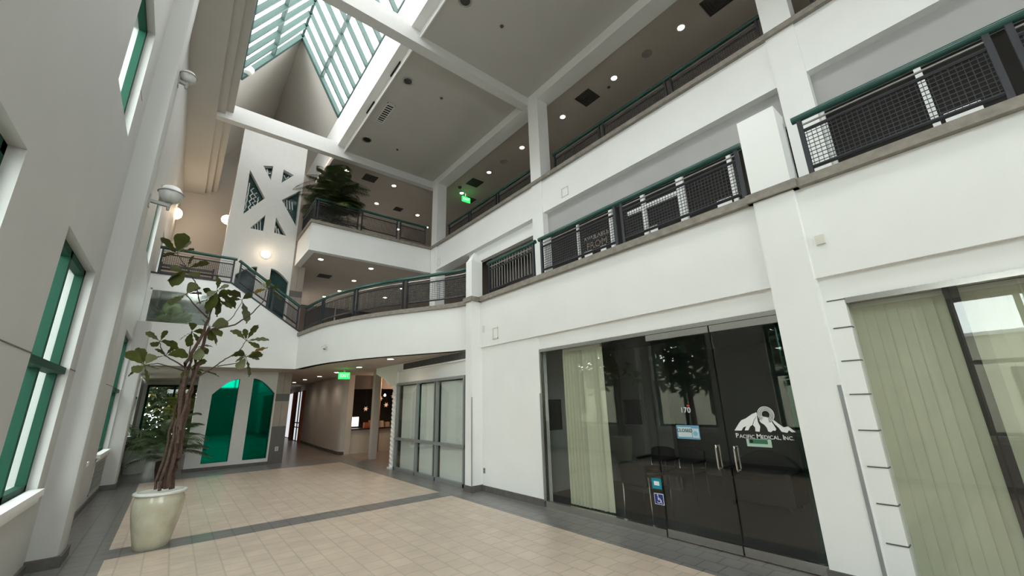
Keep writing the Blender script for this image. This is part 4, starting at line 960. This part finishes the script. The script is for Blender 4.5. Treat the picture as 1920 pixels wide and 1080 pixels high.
# sconces
def sconce(label, c, axis, r, on=True):
    t = thing('wall_lamp', label, 'lamp', c, 'lit round wall lamps at the far end')
    if axis == 'y':
        MB().lathe([(.001,-.10*1),(r*.55,-.09),(r*.9,-.05),(r,0),(.001,0)], c, 26, 'y').build('diffuser', GLOW, t, smooth=True)
        MB().lathe([(r*.98,-.03),(r*1.1,-.025),(r*1.12,.02),(r*.98,.02)], c, 26, 'y').build('rim', LAMPW, t, smooth=True)
    else:
        s = axis
        MB().lathe([(.001,s*.22),(r*.55,s*.19),(r*.9,s*.10),(r,0),(.001,0)], c, 22, 'x').build('diffuser', GLOW, t, smooth=True)
        MB().lathe([(r*1.05,-s*.02),(r*1.08,s*.02),(.001,s*.02)], c, 22, 'x').build('rim', LAMPW, t, smooth=True)
    l = bpy.data.lights.new('sconce_light', 'POINT'); l.energy = 3 if axis == 'y' else 9; l.color = (1,.74,.5); l.shadow_soft_size = .1
    o = bpy.data.objects.new('sconce_light', l); d = Vector((0,-.45,0)) if axis == 'y' else Vector((axis*.5,-.2,0)); o.location = Vector(c)+d; COL.objects.link(o)
sconce('lit round wall lamp on the tower above the arched doors', (1.87, 17.2, 7.58), 'y', .16)
sconce('lit dome lamp on the left wall above the landing', (-1.13, 20.2, 9.65), 1, .24)
sconce('lit dome lamp on the left side of the tower', (.54, 17.36, 8.72), -1, .18)
# big wall lamps on the pilaster
def globe_lamp(label, loc, R_=.27, arm=.30):
    x, y, z = loc; t = thing('wall_lamp', label, 'lamp', (-.84, y, z))
    cx = -.84+arm
    MB().box(-.845,-.825,y-.05,y+.05,z-.12,z+.10).build('wall_plate', LAMPG, t)
    MB().beam((-.84,y,z),(cx+.02,y,z-.03),.06,.05).build('arm', LAMPG, t)
    MB().lathe([(.022,-.09),(.028,.0),(.045,.03),(.001,.03)], (cx,y,z-.02), 16).build('cup', LAMPG, t, smooth=True)
    g = MB(); n = 40; K = 9; vs = []; fs = []
    for k in range(K+1):
        a = PI*.5*k/K; rr_ = R_*math.sin(a)**.7+.012; h = -R_*1.15*math.cos(a)
        for j in range(n):
            b = 2*PI*j/n; q = rr_*(1-.045*abs(math.cos(b*4))**8); vs.append((cx+q*math.cos(b), y+q*math.sin(b), z+.03+R_*1.15+h))
    for k in range(K):
        for j in range(n): fs.append((k*n+j,k*n+(j+1)%n,(k+1)*n+(j+1)%n,(k+1)*n+j))
    g.raw(vs, fs).build('ribbed_bowl', mat('translucent_bowl', (.62,.62,.60), .3, noise=.05), t, smooth=True)
    zc = z+.03+R_*1.15
    MB().lathe([(R_+.015,-.012),(R_+.03,0),(R_+.015,.02)], (cx,y,zc), 40).build('band', LAMPG, t, smooth=True)
    MB().lathe([(R_+.01,0),(R_*.95,R_*.28),(R_*.75,R_*.58),(R_*.4,R_*.78),(.001,R_*.85)], (cx,y,zc+.01), 40).build('dome', LAMPW, t, smooth=True)
globe_lamp('large round ribbed bowl lamp on a bracket, the lower one on the left wall', (-.84, 8.52, 5.28), .155, .25)
globe_lamp('small ribbed bowl lamp high on the left wall above the larger one', (-.84, 8.52, 7.72), .115, .12)
globe_lamp('ribbed lamp by the skylight edge, half hidden by the ceiling strip', (-.84, 8.52, 99), .1) if False else None
t = thing('floodlight', 'pale ribbed lamp at the lower left corner of the skylight', 'lamp', (.25, 15.1, 13.5))
MB().lathe([(.001,-.2),(.13,-.16),(.2,-.05),(.2,.02),(.001,.1)], (.25,15.1,13.75), 18).build('bowl', LAMPW, t, smooth=True); MB().box(.12,.3,15.12,15.3,13.72,13.78).build('arm', LAMPG, t)
# plates and boxes on the white facade
def plate_frame(label, x, y, z, w_, h_):
    t = thing('access_panel', label, 'panel', (x, y, z)); 
    rect_frame(MB(), y-w_/2, y+w_/2, z, z+h_, x-.012, x, .022).build('frame', OFFW, t); MB().box(x-.004, x, y-w_/2+.03, y+w_/2-.03, z+.03, z+h_-.03).build('plate', WHITE, t)
plate_frame('white square panel on the balcony front beside the pointed pier', 5.56, 7.44, 3.28, .20, .27)
plate_frame('white square panel on the topmost balcony front right of the middle column', 7.72, 6.95, 7.43, .26, .28)
plate_frame('white square panel on the topmost balcony front beyond the middle column', 7.72, 14.2, 7.42, .22, .30)
for lab, x, y, z, s in (('small cream box high on the facade right of the wide pier', 5.56, 1.11, 3.53, .05),):
    t = thing('sensor_box', lab, 'sensor', (x, y, z)); MB().box(x-.03,x,y-.045,y+.045,z,z+.11).build('body', OFFW, t)
t = thing('sensor_box', 'slim cream sensor on the balcony front left of the square panel', 'sensor', (5.56,7.9,3.5)); MB().box(5.53,5.56,7.88,7.92,3.5,3.66).build('body', OFFW, t)
def outlet(label, x, y, z, axis):
    t = thing('power_outlet', label, 'outlet', (x, y, z))
    if axis == 'x': MB().box(x-.008,x,y-.035,y+.035,z,z+.115).build('plate', OFFW if 'pillar' in label else ALU, t); MB().box(x-.011,x-.008,y-.015,y+.015,z+.02,z+.045).box(x-.011,x-.008,y-.015,y+.015,z+.07,z+.095).build('socket', BLACKM, t)
    else: MB().box(x-.05,x+.05,y-.008,y,z,z+.14).build('plate', OFFW, t); MB().box(x-.02,x+.02,y-.011,y-.008,z+.03,z+.055).box(x-.02,x+.02,y-.011,y-.008,z+.085,z+.11).build('socket', BLACKM, t)
outlet('white power outlet on the stone pillar beside the tower', 3.08, 17.2, .42, 'y')
outlet('grey power outlet low beside the pointed pier', 5.60, 7.98, .36, 'x')
t = thing('wall_vent', 'low return air vent in the left wall', 'vent', (-1.12, 13.9, .2))
rect_frame(MB(), 12.95, 14.95, .18, .92, -1.13, -1.115, .03).build('frame', LWALL, t)
m_ = MB()
for i in range(15): m_.box(-1.13,-1.118,12.98,14.92,.22+i*.045,.24+i*.045)
m_.build('louvre', ALU, t)

# ================================================================ PLANTS
def leaf(mb, base, tip, wd, droop=.12, n=5, roll=0.0):
    B = Vector(base); T = Vector(tip); d = T-B; L_ = d.length; d.normalize()
    s = d.cross(Vector((0,0,1)))
    if s.length < .1: s = Vector((1,0,0))
    s.normalize(); u = s.cross(d); s2_ = (s*math.cos(roll)+u*math.sin(roll)); u = s2_.cross(d)
    prof = [.10,.42,.62,.80,.94,1.0,.96,.74,.34,.03] if n > 5 else [.10,.70,1.0,.85,.05]
    vs = []; fs = []; k = len(prof)
    for i, p in enumerate(prof):
        t = i/(k-1); c = B+d*(L_*(1-(1-t)**1.35))-Vector((0,0,1))*droop*L_*t*t; wv = p*wd/2; rip = .06*wd*math.sin(i*2.6)
        vs += [tuple(c-s2_*wv+u*(.16*wv+rip)), tuple(c), tuple(c+s2_*wv+u*(.16*wv-rip))]
    for i in range(k-1): a = i*3; fs += [(a,a+1,a+4,a+3),(a+1,a+2,a+5,a+4)]
    mb.raw(vs, fs)
fig = thing('fiddle_leaf_fig', 'tall fig tree with bare brown stems and big leaves, growing in the cream glazed pot', 'tree', (.05, 8.4, .66))
STEMS = []
for k, (r0, r1, ps) in FIG_STEMS.items():
    P = smooth_curve([tuple(p) for p in ps], 3) if False else ps
    n = len(P); stem = k[0] == 't'
    m_ = MB(); Q = []
    for i in range(n-1):
        for j in range(4):
            t = j/4; q = Vector(P[i]).lerp(Vector(P[i+1]), t); wob = .012 if stem else .006
            Q.append(q+Vector((math.sin(i*5+j*2.1+len(k))*wob, math.cos(i*3+j*1.7)*wob, 0)))
    Q.append(Vector(P[-1])); N_ = len(Q)
    m_.tube(Q, [r0+(r1-r0)*i/(N_-1) for i in range(N_)], 7)
    bo = m_.build('stem' if stem else 'branch', TRUNK if stem else TWIG, fig, smooth=True); STEMS.append((bo, [Vector(p) for p in Q]))
for i, (a, b) in enumerate(FIG_LEAVES):
    m_ = MB(); rl = random.uniform(-.9, .9)
    d = Vector(b)-Vector(a); L_ = max(.20, min(.42, d.length*1.12)); e = Vector(a)+d.normalized()*L_
    st = Vector(a).lerp(e, .14)
    leaf(m_, st, e, L_*random.uniform(.48,.62), random.uniform(.02,.2), 7, rl); m_.tube([a, st], .004, 5)
    mt = FIGY if i in (len(FIG_LEAVES)//2+6, 34) else (FIGP if i % 6 == 2 else FIGL)
    hold = min(STEMS, key=lambda q: min((v-Vector(a)).length for v in q[1]))[0]
    o = m_.build('leaf', mt, hold, smooth=True, fix=False)
    if mt is FIGY: o['label'] = 'yellowing leaf'
pot = thing('planter_pot', 'cream glazed ceramic pot holding the tall fig tree', 'pot', (.05, 8.4, 0))
MB().lathe([(.19,0),(.20,.015),(.222,.10),(.262,.28),(.292,.45),(.302,.56),(.298,.63),(.275,.69),(.275,.70),(.25,.70),(.25,.60),(.001,.60)], (.05,8.4,0), 48).build('body', POTC, pot, smooth=True)
MB().lathe([(.268,.695),(.305,.70),(.318,.715),(.315,.735),(.295,.745),(.262,.742),(.255,.70)], (.05,8.4,0), 48).build('rim', POTR, pot, smooth=True)
so_ = MB().lathe([(.001,.655),(.12,.665),(.252,.65),(.252,.62),(.001,.62)], (.05,8.4,0), 24); so_.build('soil', SOIL, pot, smooth=True)
def palm(label, loc, nfr, L0, mt, *a, lim=(-1.08,99,99,99), **k): return _palm(label, loc, nfr, L0, mt, lim, *a, **k)
def _palm(label, loc, nfr, L0, mt, lim, hts=(.2,1.0), nm='areca_palm', cat='plant', lw_=.035, tilt=(.4,1.15), stems=True, seed=1, droop=.55):
    rnd = random.Random(seed); x, y, z = loc; t = thing(nm, label, cat, loc)
    for k in range(nfr):
        a = 2*PI*k/nfr*2.4+rnd.uniform(-.2,.2); h0 = rnd.uniform(*hts); el = rnd.uniform(*tilt); L_ = L0*rnd.uniform(.8,1.1)
        b = Vector((x+rnd.uniform(-.04,.04), y+rnd.uniform(-.04,.04), z+h0)); d = Vector((math.cos(a)*math.sin(el), math.sin(a)*math.sin(el), math.cos(el)))
        P = [b+d*(L_*s)-Vector((0,0,1))*droop*L_*s*s for s in [i/9 for i in range(10)]]
        m_ = MB(); m_.tube(P, [.009-.0007*i for i in range(10)], 4)
        for i in range(2, 28):
            s = i/28; j = min(8, int(s*9)); q = P[j].lerp(P[j+1], s*9-j); tg = (P[j+1]-P[j]).normalized()
            sd = tg.cross(Vector((0,0,1))).normalized()
            for sg in (-1, 1):
                ll = L_*.34*math.sin(PI*(.12+.86*s)); e = q+sd*sg*ll*.8+tg*ll*.55-Vector((0,0,1))*ll*.3
                n_ = tg.cross(sd)*.0; w2_ = tg*lw_*.5; mid = q.lerp(e, .5)+Vector((0,0,1))*ll*.06
                m_.raw([tuple(q), tuple(mid+w2_), tuple(e), tuple(mid-w2_)], [(0,1,2,3)])
        m_.v = [(min(max(p[0], lim[0]), lim[3]), min(p[1], lim[1]), min(p[2], lim[2])) for p in m_.v]
        m_.build('frond', mt, t, fix=False)
    if stems:
        for k in range(5):
            a = k*1.3; MB().tube([(x+.05*math.cos(a), y+.05*math.sin(a), z), (x+.07*math.cos(a), y+.07*math.sin(a), z+hts[1])], .018, 6).build('cane', mat('green_cane', (.12,.14,.05), .5, noise=.2), t, smooth=True)
    return t
def pot_(label, x, y, r, h, mt, nm='planter_pot', z=0, cat='pot'):
    p = thing(nm, label, cat, (x, y, z))
    MB().lathe([(r*.8,0),(r*.97,h*.6),(r,h*.97),(r*.98,h),(r*.86,h),(r*.86,h*.9),(.001,h*.9)], (x,y,z), 32).build('body', mt, p, smooth=True)
    MB().lathe([(.001,h*.905),(r*.85,h*.905),(r*.85,h*.88),(.001,h*.88)], (x,y,z), 20).build('soil', SOIL, p)
    return p
WPOT = mat('white_planter', (.60,.60,.57), .5, noise=.06); DPOT = mat('dark_planter', (.045,.03,.028), .5, noise=.2)
pot_('white round planter at the far end of the left wall', -.70, 18.4, .30, .70, WPOT); palm('arching palm in the white planter near the left wall', (-.70, 18.4, .63), 30, 1.35, PALM, (.05,.7), lim=(-1.08,99,3.1,.52), seed=3, tilt=(.5,1.5))
pot_('dark pot behind the stems of the tall fig tree', .10, 15.9, .25, .50, DPOT); palm('feathery bright green palm in the dark pot behind the fig tree', (.10, 15.9, .45), 22, 1.35, PALM, (.1,.9), lim=(-.80,99,99,99), seed=8, tilt=(.35,1.35))
pot_('pale planter by the end windows', .25, 21.5, .34, .75, mat('stone_planter', (.28,.25,.22), .7, noise=.2)); palm('tall loose palm before the end windows', (.25, 21.5, .67), 18, 1.5, PALMY, (.3,1.2), seed=5, tilt=(.2,1.1))
pot_('planter behind the stair window', -.62, 17.6, .22, .40, DPOT, z=3.6); palm('spiky palm behind the stair window', (-.62, 17.6, 4.1), 36, 1.05, mat('spiky_palm_leaf', (.12,.16,.06), .5, noise=.4), (.1,.75), lim=(-1.08,18.9,5.35,.5), seed=9, tilt=(.1,1.4), droop=.35)
pl_ = bpy.data.lights.new('planter_room_fill', 'POINT'); pl_.energy = 22; pl_.color = (.95,1,.96); pl_.shadow_soft_size = .2  # unseen fill light added to brighten the space behind the stair window
o = bpy.data.objects.new('planter_room_fill', pl_); o.location = (.0, 16.6, 5.1); COL.objects.link(o)
struct('planter_shelf', box(-1.1, .54, 16.2, 18.6, 3.2, 3.6), WHITE)
pot_('planter of the balcony palm, hidden by the railing', 3.75, 16.0, .35, .6, DPOT, z=8.2)
palm('big dark drooping palm on the projecting balcony next to the tower', (3.75, 16.0, 8.8), 100, 1.55, PALMD, (.3,2.0), nm='balcony_palm', lim=(1.2,17.1,11.36,99), lw_=.042, seed=11, tilt=(.1,1.55), droop=.5)
palm('yellow green fern at the foot of the balcony palm', (4.05, 15.55, 8.75), 22, 1.0, mat('fern_leaf', (.10,.13,.02), .5, noise=.5, nscale=3), (.5,1.0), nm='fern', lw_=.06, seed=12, tilt=(.5,1.4), stems=False, droop=.6)

# ================================================================ OUTSIDE THE WINDOWS
struct('outdoor_ground', box(-40, -1.45, -25, 60, -.25, -.05), PAVE); struct('outdoor_ground_far', box(-1.45, 2.6, 35.1, 60, -.25, -.05), PAVE)
struct('outdoor_wing_wall', box(-16, -1.5, 26, 26.3, -.05, 9), CREAMB)
b = thing('neighbour_building', 'cream building seen through the left windows', 'building', (-15, 3, -.05))
MB().box(-17, -14, -22, 30, -.05, 4.0).build('wall', CREAMB, b); MB().box(-17.1, -13.9, -22.1, 30.1, 4.0, 4.15).build('coping', WHITE, b)
for i in range(8): MB().box(-14.02, -13.97, -20+i*6, -17.8+i*6, .9, 2.7).build('window', DGLASS, b)
def tree(label, x, y, h, r, mt, seed, n=900, group='trees outside the windows'):
    rnd = random.Random(seed); t = thing('garden_tree', label, 'tree', (x, y, -.05), group)
    MB().tube([(x,y,-.05),(x+.1,y,h*.35),(x-.05,y+.1,h*.75)], [.14,.10,.04], 8).build('trunk', TRUNK, t, smooth=True)
    m_ = MB()
    for i in range(n):
        a, b_ = rnd.uniform(0,2*PI), rnd.uniform(-1,1); q = rnd.random()**.4; s = math.sqrt(1-b_*b_)
        c = Vector((x+r*q*s*math.cos(a), y+r*q*s*math.sin(a), h*.66+h*.34*q*b_)); L_ = rnd.uniform(.16,.34)
        u = Vector((rnd.uniform(-1,1),rnd.uniform(-1,1),rnd.uniform(-.6,.6))).normalized(); v_ = u.cross(Vector((rnd.uniform(-1,1),rnd.uniform(-1,1),1))).normalized()
        m_.raw([tuple(c-u*L_), tuple(c+v_*L_*.45), tuple(c+u*L_), tuple(c-v_*L_*.45)], [(0,1,2,3)])
    m_.build('crown', mt, t, fix=False)
tree('dark leafy tree outside the window beside the fig tree', -5.0, 8.6, 6.0, 2.3, TREEL, 1, 1500)
tree('dark leafy tree outside the nearer tall window', -5.6, 4.2, 5.6, 1.8, TREEL, 2, 1200)
tree('leafy tree outside the far left windows', -5.2, 13.4, 6.5, 2.3, TREEL, 3, 1300)
tree('yellow autumn tree outside the end windows', -.2, 28.2, 5.0, 1.3, TREEY, 4, 700)
tree('green tree outside the end windows', 2.6, 28.6, 5.5, 1.3, TREEL, 5, 1200)
tree('leafy tree outside behind the palms', -5.5, 19.5, 6.5, 2.6, TREEL, 6, 1400)
tree('small yellow-leaved tree just outside the end windows', .35, 24.75, 2.9, .42, TREEY, 40, 260)
hd = MB(); _r = random.Random(31)
for i in range(5200):
    c = Vector((_r.uniform(-1.3,4.6), _r.uniform(25.2,25.95), _r.uniform(0,3.3))); u = Vector((_r.uniform(-1,1),_r.uniform(-1,1),_r.uniform(-1,1))).normalized()*.16; v_ = u.cross(Vector((_r.uniform(-1,1),_r.uniform(-1,1),1))).normalized()*.08
    hd.raw([tuple(c-u), tuple(c+v_), tuple(c+u), tuple(c-v_)], [(0,1,2,3)])
tag(hd.build('hedge', TREEL, fix=False), 'dark clipped hedge outside the end windows', 'hedge')
for o in bpy.data.objects:
    if '_o' in o: del o['_o']
